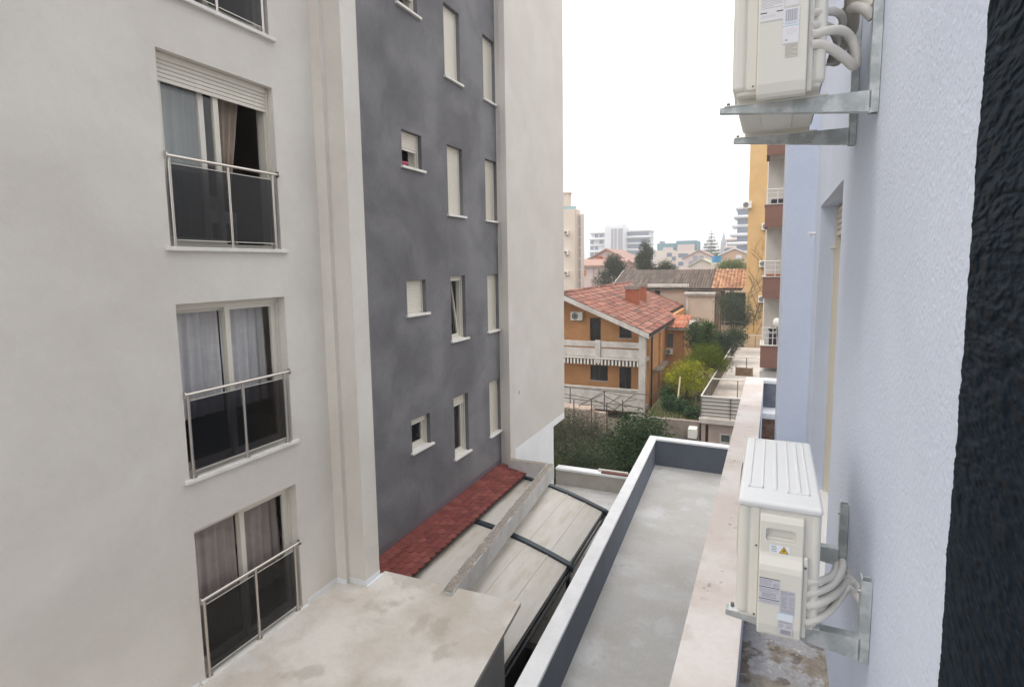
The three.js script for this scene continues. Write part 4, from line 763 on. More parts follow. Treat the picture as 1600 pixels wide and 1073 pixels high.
// ---------------------------------------------------------------- raised garden, garages and their terrace
struct('garden_bed', flat([[-4.95, -26.6], [-2.36, -26.6], [-1.6, -51], [-4.95, -51]].reverse(), -E, -7.30), plaster([0.10, 0.095, 0.05], [0.16, 0.14, 0.085], 3, 229, 2, bumpFine, 0.03, 256));
put('retaining_wall', box(-5.6, -2.40, -E, -7.2, -26.6, -26.35), M.mud, 'brown concrete retaining wall below the green garden', 'wall');
const kp = (x, y, Z) => onZ(1040 + x / 5.3625, 500 + y / 5.3625, Z);
{
  const t = thing('garage_row', 'row of low garages carrying a railed terrace beside the garden', 'garage');
  const d0 = kp(335, 872, -26.4), d1 = kp(358, 1010, -26.4), w0 = kp(455, 948, -26.4), w1 = kp(548, 1040, -26.4);
  mesh('wall', [wallPZ(-26.4, 0.25, -2.33, 1.2, -E, -7.2, [[d0.x, d1.x, -E + 0.01, d0.y], [w0.x, w1.x, w1.y, w0.y]]), wallPZ(-49.6, 0.25, -1.6, 1.2, -E, -7.2), box(1.0, 1.2, -E, -7.2, -49.6, -26.7)], plaster([0.42, 0.33, 0.28], [0.49, 0.40, 0.345], 2.2, 231, 1.2, bumpFine, 0.004, 256), t);
  mesh('roof_slab', flat([[-2.42, -26.15], [1.2, -26.15], [1.2, -50], [-1.62, -50]].reverse(), -7.18, -6.97), M.paleFloor, t);
  mesh('side_wall', flat([[-2.31, -26.7], [-2.1, -26.7], [-1.35, -50], [-1.56, -50]].reverse(), -E, -7.19), M.mud, t);
  mesh('door', box(d0.x + 0.002, d1.x - 0.002, -E, d0.y - 0.002, -26.55, -26.5), std([0.09, 0.035, 0.025], 0.6), t);
  const w = sub('window', t);
  mesh('frame', ringZ(-26.5, -26.38, w0.x + 0.002, w1.x - 0.002, w1.y + 0.002, w0.y - 0.002, 0.06), M.houseWhite, w);
  mesh('pane', box(w0.x + 0.06, w1.x - 0.06, w1.y + 0.06, w0.y - 0.06, -26.46, -26.45), std([0.10, 0.12, 0.115], 0.15), w);
}
{
  const t = thing('terrace_railing', 'long metal railing dividing the garage terrace into bays', 'railing');
  const lx = (z) => -2.35 + (z + 26.3) * -0.032, top = -5.97, fl = -6.97, L = (z, y) => V(lx(z), y, z);
  mesh('top_rail', bar(L(-26.3, top), L(-50, top), 0.035, 8), M.railWhite, t);
  mesh('bottom_rail', bar(L(-26.3, fl + 0.1), L(-50, fl + 0.1), 0.02, 6), M.railMetal, t);
  for (let z = -26.6; z > -50; z -= 0.33) mesh('baluster', bar(L(z, fl + 0.1), L(z, top), 0.014, 5), M.railMetal, t);
  const sc = []; for (let z = -26.77; z > -42; z -= 0.66) sc.push(new THREE.TorusGeometry(0.13, 0.012, 4, 12).rotateY(Math.PI / 2).translate(lx(z), -6.35, z), new THREE.TorusGeometry(0.09, 0.012, 4, 12).rotateY(Math.PI / 2).translate(lx(z), -6.62, z));
  stuff(mesh('scrolls', sc, M.railMetal, t));
  mesh('infill_panel', box(lx(-26.3) + 0.03, 1.15, fl + 0.06, top - 0.06, -26.36, -26.33), std([0.40, 0.37, 0.325], 0.7), t);
  [-26.3, -30.5, -38.05, -50].forEach((z, i) => {
    mesh('cross_rail', bar(L(z, top), V(1.15, top, z), 0.035, 8), M.railWhite, t);
    for (const x of [lx(z), lx(z) + 1.25, lx(z) + 2.5]) mesh('post', box(x - 0.025, x + 0.025, fl, top, z - 0.025, z + 0.025), M.railMetal, t);
    for (let k = 1; k <= (i === 0 || i === 3 ? 5 : 0); k++) mesh('bar', bar(V(lx(z), fl + k * 0.165, z), V(1.15, fl + k * 0.165, z), 0.02, 5), M.railWhite, t);
  });
}
{
  const t = thing('planter', 'long brown wooden planter standing on the garage terrace', 'planter', [-0.83, -6.97, -37.3]);
  for (let k = 0; k < 3; k++) mesh('plank', rbox(-0.45, 0.45, 0.02 + 0.15 * k, 0.16 + 0.15 * k, 0.14, 0.17, 0.006, 1), M.wood, t);
  mesh('back', box(-0.45, 0.45, 0.02, 0.46, -0.17, -0.14), M.wood, t); mesh('soil', box(-0.44, 0.44, 0.3, 0.4, -0.139, 0.139), M.mud, t);
  for (const s of [-1, 1]) mesh('side', box(s * 0.48 - 0.02, s * 0.48 + 0.02, 0, s < 0 ? 0.62 : 0.5, -0.17, 0.17), M.wood, t);
}
// ---------------------------------------------------------------- the building with brown balconies and the ochre building
{
  const t = thing('balcony_building', 'cream building with brown balconies beyond the blue wall', 'building');
  const zb = -26.3, wall = plaster([0.56, 0.52, 0.47], [0.62, 0.58, 0.53], 4, 235, 1, bumpFine, 0.003, 256);
  mesh('wall', [box(0.12, 7, -E, 12, -36, -27.9), box(2.2, 7, -E, 12, -27.9, -26.6)], wall, t);
  mesh('lower_wall', box(0.03, 2.2, -E, -4.75, -27.9, -26.7), M.concrete, t);
  for (const [y0, y1, yr] of [[4.40, 5.35, 5.95], [1.457, 2.385, 3.01], [-1.533, -0.635, 0.04], [-4.523, -3.573, -2.80]]) {
    const b = sub('balcony', t);
    mesh('parapet', [box(0.03, 2.2, y0, y1, zb - 0.12, zb), box(0.03, 0.15, y0, y1, -27.9, zb - 0.12)], M.brown, b);
    mesh('slab', box(0.15, 2.2, y0 + 0.02, y0 + 0.2, -27.9, zb - 0.12), M.houseWhite, b);
    mesh('coping', [box(0.0, 2.2, y1, y1 + 0.04, zb - 0.15, zb + 0.03), box(0.0, 0.18, y1, y1 + 0.04, -27.9, zb - 0.15)], M.houseWhite, b);
    for (const y of [yr, (yr + y1) / 2 + 0.16, (yr + y1) / 2 - 0.04]) mesh('rail', [bar(V(0.08, y, zb - 0.05), V(2.2, y, zb - 0.05), y === yr ? 0.025 : 0.012, 6)], M.railWhite, b);
    for (let x = 0.08; x < 2; x += 0.42) mesh('rail_post', bar(V(x, y1 + 0.04, zb - 0.05), V(x, yr, zb - 0.05), 0.018, 6), M.railWhite, b);
    mesh('door', box(0.95, 1.7, y0 + 0.2, y0 + 2.3, -27.9, -27.86), std([0.42, 0.42, 0.42], 0.4), b);
  }
  const r = thing('drying_rack', 'drying rack hung with dark purple washing on the lowest brown balcony', 'drying rack', [0.42, -4.32, -26.75]);
  mesh('frame', [bar(V(-0.28, 0, 0), V(-0.05, 1.55, 0), 0.012), bar(V(0.28, 0, 0), V(0.05, 1.55, 0), 0.012), bar(V(-0.3, 1.3, 0.12), V(0.3, 1.3, 0.12), 0.01), bar(V(-0.3, 1.3, -0.12), V(0.3, 1.3, -0.12), 0.01)], M.railWhite, r);
  for (const [x, w, y, c] of [[0.08, 0.3, 0.65, [0.03, 0.02, 0.045]], [-0.15, 0.14, 0.75, [0.5, 0.5, 0.5]]]) mesh('cloth', new THREE.PlaneGeometry(w, 1.32 - y, 10, 4).translate(x, (1.32 + y) / 2, 0.125), new THREE.MeshStandardMaterial({ color: new THREE.Color().setRGB(...c), roughness: 0.95, side: THREE.DoubleSide }), r);
  mesh('dark_jacket', new THREE.SphereGeometry(0.16, 10, 8).scale(1, 0.7, 0.5).translate(0.06, 1.42, 0), std([0.012, 0.03, 0.022], 0.95), r);
  const dsh = thing('satellite_dish', 'small white satellite dish beside the lowest brown balcony', 'satellite dish', [0.62, -2.72, -26.12]);
  mesh('dish', new THREE.SphereGeometry(0.24, 18, 8, 0, Math.PI * 2, 0, 0.9).rotateX(Math.PI / 2).scale(0.75, 1, 0.6).translate(0, 0.2, 0), new THREE.MeshStandardMaterial({ color: 0xe9e4da, roughness: 0.6, side: THREE.DoubleSide }), dsh);
  mesh('arm', [bar(V(0, 0.2, 0.05), V(0.12, -0.85, -0.1), 0.02), bar(V(0.12, -0.8, -0.1), V(0.12, -0.8, -0.2), 0.03)], M.railMetal, dsh);
  const g = thing('grill', 'dark grill standing on the topmost visible brown balcony', 'grill', [0.55, 1.66, -27.0]);
  mesh('bowl', rbox(-0.3, 0.3, 0.75, 1.0, -0.2, 0.2, 0.06, 3), M.blackMetal, g);
  for (const s of [-1, 1]) mesh('leg', box(s * 0.25 - 0.02, s * 0.25 + 0.02, 0, 0.78, -0.02, 0.02), M.blackMetal, g);
  const fp = thing('flower_box', 'red flower box on the middle brown balcony', 'flower box', [0.35, -1.33, -26.65]);
  mesh('box', rbox(-0.2, 0.5, 0.60, 0.82, -0.1, 0.1, 0.02, 1), M.brick, fp); mesh('stand', box(-0.15, 0.45, 0, 0.6, -0.06, 0.06), M.blackMetal, fp);
}
{
  const t = thing('ochre_building', 'tall ochre yellow building with bare creeper on its wall', 'building');
  const l = onZ(1168, 380, -51).x;
  mesh('wall', box(l, 8, -E, 12, -64, -51), M.yellow, t);
  mesh('roof', box(l - 0.2, 8, 12, 12.3, -64, -50.8), M.houseWhite, t);
  const vines = [];
  const grow = (x, y, a, n, r) => { let p = V(x, y, -50.97); for (let k = 0; k < n; k++) { a += rr(-0.35, 0.35); const q = V(p.x + 0.42 * Math.cos(a), p.y + 0.42 * Math.sin(a), -50.97); if (q.x < l + 0.05 || q.y > 2.2) break; vines.push(bar(p, q, r * (1 - 0.7 * k / n), 4)); if (rnd() < 0.24 && n > 4) grow(q.x, q.y, a + rr(-1.1, 1.1), n - k - 2, r * 0.65); p = q; } };
  for (let i = 0; i < 6; i++) grow(rr(l + 0.3, l + 1.5), rr(-6, -4.5), rr(1.2, 1.9), 20, 0.018);
  stuff(mesh('creeper', vines, M.bark, t));
  for (const [y, x] of [[4.4, l - 0.1], [2.6, l + 1.4], [-0.4, l + 1.3], [-3.3, l + 1.3]]) condenser(['white outdoor unit high on the edge of the ochre wall', 'white outdoor unit on the ochre wall above the top balcony rail', 'white outdoor unit on the ochre wall by the middle balcony', 'white outdoor unit on the ochre wall by the lowest balcony'][[4.4, 2.6, -0.4, -3.3].indexOf(y)], x, y, -50.78, 0.7, 0.55, 0.28);
}
// ---------------------------------------------------------------- the long beige house
{
  const t = thing('beige_house', 'long beige house with dark corrugated roof and white cornices', 'house');
  const k = 53 / 52;
  mesh('wall', [box(-12.2 * k, -5.98 * k, -E, -2.0 * k, -60, -53), box(-5.98 * k, -3.64 * k, -E, -2.62 * k, -60, -52.2), box(-3.62 * k, -3.25 * k, -E, -2.5, -60, -52.4)], M.beigeWall, t);
  mesh('cornice', [rbox(-10.2 * k, -5.86 * k, -2.16, -1.86, -53.1, -52.7, 0.04, 2), rbox(-6.12 * k, -3.60 * k, -2.92, -2.76, -52.6, -51.95, 0.03, 2), rbox(-6.16 * k, -3.56 * k, -2.76, -2.54, -52.6, -51.8, 0.04, 2)], M.houseWhite, t);
  mesh('pilaster', box(-6.0 * k, -5.82 * k, -E, -2.92, -52.2, -52.06), M.houseWhite, t);
  mesh('column', box(-3.58 * k, -3.28 * k, -E, -2.5, -52.4, -52.1), std([0.15, 0.095, 0.06], 0.9), t);
  mesh('window', box(-9.0, -8.55, -3.1, -2.45, -53.02, -52.99), M.darkGlass, t);
  const roof = sub('roof', t), dn = V(0, -1.45, 5).normalize(), ridge = (x) => V(x, -0.64, -58);
  mesh('roof_base', new THREE.ExtrudeGeometry(new THREE.Shape([[58, -0.72], [52.6, -2.32], [52.6, -2.42], [63, -2.42]].map(([a, b]) => new THREE.Vector2(a, b))), { depth: 11.4, bevelEnabled: false }).applyMatrix4(new THREE.Matrix4().set(0, 0, 1, -13.0, 0, 1, 0, 0, -1, 0, 0, 0, 0, 0, 0, 1)), M.mud, roof);
  stuff(mesh('corrugated_sheets', tiles(9.0, 5.6, ridge(-13.05), V(1, 0, 0), dn, 0.24, 1.4, FIBRE, 0.07, 0.02), M.tile, roof));
  stuff(mesh('clay_tiles', tiles(3.0, 5.7, ridge(-4.05), V(1, 0, 0), dn, 0.3, 0.5, CLAYPALE, 0.08), M.tile, roof));
  mesh('verge', bar(ridge(-13.05), ridge(-13.05).addScaledVector(dn, 5.6), 0.06, 6), M.houseWhite, roof);
}
{
  const t = thing('lean_to', 'open lean to under the pale tiled roof beside the olive tree', 'shed');
  mesh('back_wall', box(-3.2, -0.9, -E, -2.9, -59, -58.8), M.mud, t);
  for (const x of [-3.15, -1.0]) mesh('post', box(x - 0.06, x + 0.06, -E, -3.1, -53.3, -53.1), M.wood, t);
  mesh('floor', box(-3.2, -0.9, -6.4, -6.2, -58.8, -53), M.concrete, t);
  mesh('parapet', box(-3.2, -0.9, -6.2, -5.5, -53.15, -53), M.beigeWall, t);
  mesh('rail', bar(V(-3.2, -5.2, -53.1), V(-0.9, -5.2, -53.1), 0.03), M.railWhite, t);
}

// ---------------------------------------------------------------- plants
// leaves: small folded faces spread through ellipsoids [x, y, z, rx, ry, rz]
function leaves(blobs, n, len, wid, cols, opt = {}) {
  const pos = [], col = [], vol = blobs.map((b) => b[3] * b[4] * b[5]), sum = vol.reduce((a, b) => a + b, 0);
  blobs.forEach((b, q) => {
    const m = Math.round(n * vol[q] / sum);
    const tufts = []; for (let i = 0; i < Math.max(8, m / (opt.tuft || 14)); i++) { const d = V(rr(-1, 1), rr(-1, 1), rr(-1, 1)).normalize().multiplyScalar(Math.pow(rnd(), 0.42) * rr(0.82, 1.12)); tufts.push(V(b[0] + d.x * b[3], b[1] + d.y * b[4], b[2] + d.z * b[5])); }
    const spread = (opt.spread || 2.2) * len;
    for (let i = 0; i < m; i++) {
      const c = tufts[Math.floor(rnd() * tufts.length)], p = V(c.x + rr(-1, 1) * spread, c.y + rr(-1, 1) * spread * 0.8, c.z + rr(-1, 1) * spread);
      const ax = V(rr(-1, 1), rr(-0.7, opt.up ?? 0.7), rr(-1, 1)).normalize(), sd = V(rr(-1, 1), rr(-0.6, 0.6), rr(-1, 1)).cross(ax).normalize(), l = len * rr(0.6, 1.3), w = wid * rr(0.6, 1.2);
      const nn = ax.clone().cross(sd).multiplyScalar(w * 0.4), a = p, e = p.clone().addScaledVector(ax, l), md = p.clone().addScaledVector(ax, l * 0.5), s1 = md.clone().addScaledVector(sd, w / 2).add(nn), s2 = md.clone().addScaledVector(sd, -w / 2).add(nn);
      const cc = cols[Math.floor(rnd() * cols.length)], k = rr(0.75, 1.25);
      for (const v of [a, s1, e, a, e, s2]) { pos.push(v.x, v.y, v.z); col.push(cc[0] * k, cc[1] * k, cc[2] * k); }
    }
  });
  const g = new THREE.BufferGeometry(); g.setAttribute('position', new THREE.Float32BufferAttribute(pos, 3)); g.setAttribute('color', new THREE.Float32BufferAttribute(col, 3)); g.computeVertexNormals(); return g;
}
function limb(a, b, r0, r1) { const n = 5, g = new THREE.CylinderGeometry(r1, r0, a.distanceTo(b), 7, n); g.applyQuaternion(new THREE.Quaternion().setFromUnitVectors(V(0, 1, 0), b.clone().sub(a).normalize())); const m = a.clone().add(b).multiplyScalar(0.5); return g.translate(m.x, m.y, m.z); }
function plant(name, label, cat, base, blobs, n, len, wid, cols, opt = {}) { // blobs relative to the base
  const t = thing(name, label, cat, base, 0, opt.group);
  const tr = [], h = blobs[0][1];
  tr.push(limb(V(0, -0.05, 0), V(0, h * 0.55, 0), opt.r || 0.09, (opt.r || 0.09) * 0.7));
  for (const b of blobs) { tr.push(limb(V(0, h * 0.5, 0), V(b[0], b[1] + b[4] * 0.3, b[2]), (opt.r || 0.09) * 0.65, 0.015)); for (let k = 0; k < 4; k++) tr.push(limb(V(b[0] * 0.6, h * 0.5 + (b[1] - h * 0.5) * 0.6, b[2] * 0.6), V(b[0] + rr(-0.7, 0.7) * b[3], b[1] + rr(-0.5, 0.8) * b[4], b[2] + rr(-0.7, 0.7) * b[5]), 0.03, 0.008)); }
  mesh('trunk', tr, M.bark, t);
  mesh('crown', leaves(blobs, n, len, wid, cols, opt), M.leaf, t);
  return t;
}
const G = -E;
const DARK = [[0.03, 0.062, 0.022], [0.045, 0.085, 0.03], [0.02, 0.045, 0.018], [0.08, 0.125, 0.05]], GREY = [[0.06, 0.075, 0.045], [0.085, 0.095, 0.055], [0.045, 0.06, 0.035], [0.10, 0.09, 0.06]];
const LIME = [[0.33, 0.33, 0.015], [0.24, 0.27, 0.015], [0.40, 0.37, 0.025], [0.17, 0.21, 0.015]], MOSS = [[0.13, 0.17, 0.014], [0.095, 0.135, 0.012], [0.17, 0.20, 0.02], [0.07, 0.105, 0.012]], OLIVE = [[0.085, 0.11, 0.07], [0.115, 0.14, 0.09], [0.06, 0.085, 0.055], [0.045, 0.068, 0.04]], PINE = [[0.04, 0.055, 0.026], [0.055, 0.072, 0.032], [0.03, 0.042, 0.022], [0.075, 0.085, 0.035]];
plant('laurel_shrub', 'large dense dark green shrub behind the slate terrace parapet', 'shrub', [-4.35, G, -22.6], [[0, 2.35, 0, 1.1, 1.15, 1.1], [-0.6, 1.4, 0.2, 1.2, 1.4, 1.1], [0.8, 2.0, 0.1, 0.75, 0.85, 0.8], [0.3, 1.0, 0.6, 1.5, 1.1, 1.0]], 15000, 0.13, 0.06, DARK, { tuft: 10 });
plant('wild_shrub', 'grey green straggling shrub beside the white lower wall', 'shrub', [-8.0, G, -22.3], [[0, 2.1, 0, 1.0, 0.95, 0.9], [0.7, 1.5, 0.4, 0.9, 1.2, 0.9], [-0.8, 1.7, 0, 1.0, 1.2, 0.9]], 10000, 0.15, 0.022, GREY, { up: 1.2, tuft: 16, spread: 2.6 });
plant('wild_shrub', 'mossy green shrub in the corner behind the yard wall', 'shrub', [-7.3, G, -20.0], [[0, 1.2, 0, 1.0, 0.9, 0.7], [-0.6, 0.8, 0, 0.9, 0.9, 0.7]], 7000, 0.14, 0.03, [...MOSS, ...GREY], { up: 1.1, tuft: 14 });
plant('wild_shrub', 'loose grey leaved shrub between the dense shrub and the white wall', 'shrub', [-6.0, G, -20.6], [[0, 1.75, 0, 0.85, 0.9, 0.8], [0.6, 1.1, 0, 0.8, 1.0, 0.8], [-0.7, 1.3, 0.2, 0.8, 0.9, 0.7]], 8500, 0.16, 0.025, [...GREY, ...DARK], { up: 1.0, tuft: 18 });
plant('wild_shrub', 'tall grey green brush below the rusty pergola frame', 'shrub', [-8.6, G, -25.6], [[0, 1.5, 0, 1.3, 0.95, 0.9], [1.3, 1.3, 0.2, 1.0, 1.0, 0.9], [2.2, 1.0, 0, 0.9, 0.9, 0.8]], 9000, 0.17, 0.025, GREY, { up: 1.3, tuft: 20, spread: 2.4 });
plant('low_shrub', 'low dark undergrowth bush right behind the yard wall', 'shrub', [-4.9, G, -19.4], [[0, 0.85, 0, 1.5, 0.75, 0.7]], 5500, 0.13, 0.035, DARK, { tuft: 16 });
plant('low_shrub', 'small green bush below the brown retaining wall', 'shrub', [-3.6, G, -25.3], [[0, 1.0, 0, 0.75, 0.65, 0.5], [-0.6, 0.8, 0, 0.5, 0.6, 0.5]], 3500, 0.10, 0.03, MOSS, { up: 1.1 });
plant('golden_shrub', 'bright yellow green shrub in the raised garden', 'shrub', [-3.55, -7.3, -31.2], [[0, 1.5, 0, 0.62, 0.5, 0.7], [-0.55, 1.05, 0.4, 0.5, 0.42, 0.6], [0.5, 1.0, 0.5, 0.5, 0.4, 0.6], [0.35, 1.75, -0.2, 0.4, 0.35, 0.4], [-0.75, 1.35, -0.1, 0.35, 0.28, 0.4], [0.85, 1.4, 0, 0.3, 0.25, 0.4], [-0.2, 0.7, 0.7, 0.5, 0.3, 0.4]], 5200, 0.13, 0.035, LIME, { tuft: 22, spread: 2.6, up: 1.2 });
plant('garden_tree', 'round moss green tree above the golden shrub', 'tree', [-2.75, -7.3, -33.0], [[0, 2.05, 0, 0.9, 0.55, 0.9], [0.6, 1.75, -0.3, 0.7, 0.55, 0.8], [-0.7, 1.85, 0, 0.55, 0.45, 0.6], [0.3, 2.45, 0.1, 0.5, 0.35, 0.5], [-0.35, 2.4, -0.2, 0.4, 0.3, 0.5]], 7000, 0.12, 0.035, MOSS, { tuft: 20, spread: 2.6, up: 1.0, r: 0.07 });
plant('garden_shrub', 'dark evergreen shrub beside the annex of the orange house', 'shrub', [-4.0, -7.3, -40.5], [[0, 2.3, 0, 0.75, 1.25, 0.8], [0.5, 1.5, 0, 0.7, 0.9, 0.8]], 6000, 0.14, 0.06, DARK, {});
plant('garden_shrub', 'glossy dark shrub by the far corner of the garage terrace', 'shrub', [-2.15, -7.3, -42.0], [[0, 1.9, 0, 0.95, 0.75, 0.9], [0.6, 2.3, 0.2, 0.75, 0.55, 0.7], [-0.4, 1.2, 0, 0.9, 0.9, 0.9]], 6500, 0.15, 0.05, [...DARK, ...OLIVE], {});
plant('olive_tree', 'grey green olive tree in front of the ochre building', 'tree', [-1.9, G, -46.5], [[0, 6.0, 0, 1.35, 1.15, 1.2], [0.3, 4.9, 0, 1.1, 0.8, 1.0], [-0.4, 6.6, 0, 0.9, 0.75, 0.9], [1.25, 5.35, 0.2, 0.75, 0.6, 0.6]], 7500, 0.17, 0.035, OLIVE, { tuft: 20, spread: 2.4, r: 0.12 });
{ // yucca
  const t = thing('yucca', 'spiky green yucca standing above the garden tree', 'yucca', [-2.92, -7.3, -36.2]), p = [], c = [];
  mesh('trunk', limb(V(0, -0.05, 0), V(0, 3.0, 0), 0.12, 0.09), M.bark, t);
  for (let i = 0; i < 330; i++) {
    const y0 = rr(2.2, 3.4), az = rr(0, 6.283), el = (y0 - 2.5) * 1.0 + rr(-0.5, 0.4), L = rr(0.55, 0.85), d = V(Math.cos(az) * Math.cos(el), Math.sin(el), Math.sin(az) * Math.cos(el)), s = V(-Math.sin(az), 0, Math.cos(az)).multiplyScalar(0.025), o = V(0, y0, 0), m = o.clone().addScaledVector(d, L * 0.5), e = o.clone().addScaledVector(d, L).add(V(0, -0.08, 0)), k = rr(0.7, 1.3);
    for (const v of [o.clone().add(s), m.clone().addScaledVector(s, 1.2), e, o.clone().add(s), e, o.clone().sub(s), o.clone().sub(s), e, m.clone().addScaledVector(s, -1.2)]) { p.push(v.x, v.y, v.z); c.push(0.085 * k, 0.14 * k, 0.045 * k); }
  }
  const g = new THREE.BufferGeometry(); g.setAttribute('position', new THREE.Float32BufferAttribute(p, 3)); g.setAttribute('color', new THREE.Float32BufferAttribute(c, 3)); g.computeVertexNormals();
  mesh('crown', g, M.leaf, t);
}
for (const [px, py, z, h, lab] of [[1047, 645, -28.5, 0.6, 'blue green leafy plant at the garden edge by the house'], [1048, 622, -30.5, 0.95, 'tall dark leafy plant between house and garden'], [1066, 640, -28.2, 0.45, 'rounded dark green clump in the garden grass'], [1082, 647, -27.4, 0.36, 'small bluish clump beside the dark garden post']]) {
  const q = onZ(px, py, z); plant('garden_plant', lab, 'plant', [q.x, -7.3, z], [[0, h * 0.55, 0, h * 0.42, h * 0.5, h * 0.4]], 1400, 0.13, 0.06, [[0.04, 0.085, 0.035], [0.06, 0.11, 0.045], [0.03, 0.06, 0.028]], { r: 0.03, tuft: 14 });
}
{ // garden stakes
  const a = kp(125, 478, -30.2), b = kp(95, 757, -28.6), c = kp(258, 580, -28.4), d = kp(255, 785, -28);
  put('garden_stake', bar(a, V(b.x, -7.3, b.z), 0.045, 7), std([0.40, 0.33, 0.24], 0.9), 'pale leaning wooden stake in the garden', 'stake');
  put('garden_stake', bar(c, V(d.x, -7.3, d.z), 0.03, 7), M.rust, 'thin dark metal post standing in the garden grass', 'stake');
}
{ // grass of the raised garden
  const pos = [], col = [];
  for (let i = 0; i < 9000; i++) { const z = rr(-37, -26.7), x = rr(-4.9, -2.4), h = rr(0.06, 0.22), a = rr(0, 6.28), w = 0.012; const c = rnd() < 0.3 ? [0.14, 0.12, 0.05] : [0.07, 0.11, 0.025]; for (const v of [V(x - w * Math.cos(a), -7.3, z - w * Math.sin(a)), V(x + w * Math.cos(a), -7.3, z + w * Math.sin(a)), V(x + rr(-0.08, 0.08), -7.3 + h, z + rr(-0.08, 0.08))]) { pos.push(v.x, v.y, v.z); col.push(...c); } }
  const g = new THREE.BufferGeometry(); g.setAttribute('position', new THREE.Float32BufferAttribute(pos, 3)); g.setAttribute('color', new THREE.Float32BufferAttribute(col, 3)); g.computeVertexNormals();
  tag(stuff(put('grass', g, M.leaf, 'rough grass covering the raised garden', 'grass')), 'rough grass covering the raised garden', 'grass', undefined, 'stuff');
}
// pines behind the beige house
function pine(label, px, py0, z, spread, h, n) {
  const p = onZ(px, py0, z), t = thing('pine_tree', label, 'tree', [p.x, G, z], 0, 'pines behind the beige house'), top = p.y + E, bl = [];
  for (let k = 0; k < 26; k++) { const s = Math.pow(rnd(), 0.8), y = top - s * h, r = spread * (0.16 + 0.84 * s), a = rr(0, 6.28), q = r * rr(0.2, 0.95); bl.push([q * Math.cos(a), y - 0.35, q * Math.sin(a), rr(0.6, 1.0), rr(0.4, 0.65), rr(0.6, 1.0)]); }
  mesh('trunk', [limb(V(0, -0.1, 0), V(0, top - 1, 0), 0.28, 0.06), ...bl.map((b) => limb(V(0, b[1] - 0.6, 0), V(b[0], b[1], b[2]), 0.06, 0.02))], M.bark, t);
  mesh('crown', leaves(bl, n, 0.3, 0.07, PINE, { tuft: 12, spread: 1.5, up: 1.0 }), M.leaf, t);
}
pine('tallest dark pine behind the beige house roof ridge', 1011, 374, -70, 2.0, 5.4, 11000);
pine('wide bushy pine beside the pink house', 960, 400, -68, 3.1, 4.4, 11000);
pine('short pine with bare gaps near the teal roofed building', 1043, 408, -71, 2.0, 2.8, 6500);

// ---------------------------------------------------------------- the town behind
const far = (mat) => mat;
M.farCream = std([0.62, 0.54, 0.46]); M.farPink = std([0.60, 0.48, 0.45]); M.farWhite = std([0.66, 0.66, 0.68]); M.farGrey = std([0.30, 0.29, 0.33]); M.farGlass = std([0.12, 0.16, 0.23], 0.2); M.teal = std([0.10, 0.22, 0.26], 0.6); M.farRoof = std([0.33, 0.20, 0.16]); M.farOrange = std([0.55, 0.15, 0.05]);
{
  const t = thing('cream_tower', 'cream apartment tower with wall mounted outdoor units beyond the orange house', 'building');
  const z = -62, P = (x, y) => onZ(x, y, z), x0 = P(840, 330).x, x1 = P(900, 330).x, x2 = P(906.5, 330).x, y1 = P(890, 327).y;
  mesh('wall', [box(x0, x1, G, y1, z - 1.6, z), box(x1, x2, G, y1 - 0.5, z - 1.6, z - 0.6)], M.farCream, t);
  mesh('penthouse', box(x0, P(886, 300).x, y1, P(886, 301).y, z - 1.55, z - 0.5), M.farCream, t);
  mesh('cornice', box(x0, P(888, 300).x, P(886, 301).y, P(886, 299).y, z - 1.6, z - 0.4), M.farCream, t);
  mesh('glass_balustrade', box(x0, P(899, 322).x, y1, P(899, 321).y, z - 0.3, z - 0.25), std([0.30, 0.42, 0.45], 0.1), t);
  for (let k = 0; k < 7; k++) { const y = P(903, 352 + 17 * k).y; mesh('window', box(x1 + 0.12, x2 - 0.12, y, y + 1.1, z - 0.62, z - 0.58), M.farGrey, t); }
  mesh('drain_pipe', bar(V(P(898.5, 340).x, G, z + 0.06), V(P(898.5, 340).x, y1, z + 0.06), 0.05), M.farCream, t);
  [362, 393, 425].forEach((y, k) => { const p = P(886.5, y + 5); condenser(['uppermost outdoor unit on the cream tower wall', 'middle outdoor unit on the cream tower wall', 'lowest outdoor unit on the cream tower wall'][k], p.x, p.y, z + 0.25, 0.42, 0.5, 0.4); });
}
function gableHouse(name, label, px0, px1, pyE, pyR, z, wallMat, roofMat, depth = 9) {
  const t = thing(name, label, 'house'), a = onZ(px0, pyE, z), b = onZ(px1, pyE, z), m = onZ((px0 + px1) / 2, pyR, z);
  const s = new THREE.Shape([[a.x, G], [b.x, G], [b.x, a.y], [m.x, m.y], [a.x, a.y]].map(([x, y]) => new THREE.Vector2(x, y)));
  mesh('wall', new THREE.ExtrudeGeometry(s, { depth, bevelEnabled: false }).translate(0, 0, z - depth), wallMat, t);
  const o = 0.5, k = (m.y - a.y) / (m.x - a.x), r = sub('roof', t);
  for (const sgn of [-1, 1]) { const ex = (sgn < 0 ? a.x : b.x) + sgn * o, ey = a.y - o * k; mesh('slope', new THREE.ExtrudeGeometry(new THREE.Shape([[m.x, m.y + 0.05], [ex, ey + 0.05], [ex, ey + 0.3], [m.x, m.y + 0.32]].map(([x, y]) => new THREE.Vector2(x, y))), { depth: depth + 0.8, bevelEnabled: false }).translate(0, 0, z - depth - 0.4), roofMat, r); }
  return { t, a, b, m };
}
const win = (t, px, py, w, h, z, mat = M.farGlass) => { const p = onZ(px, py, z); mesh('window', box(p.x - w / 2, p.x + w / 2, p.y - h / 2, p.y + h / 2, z, z + 0.06), mat, t); };
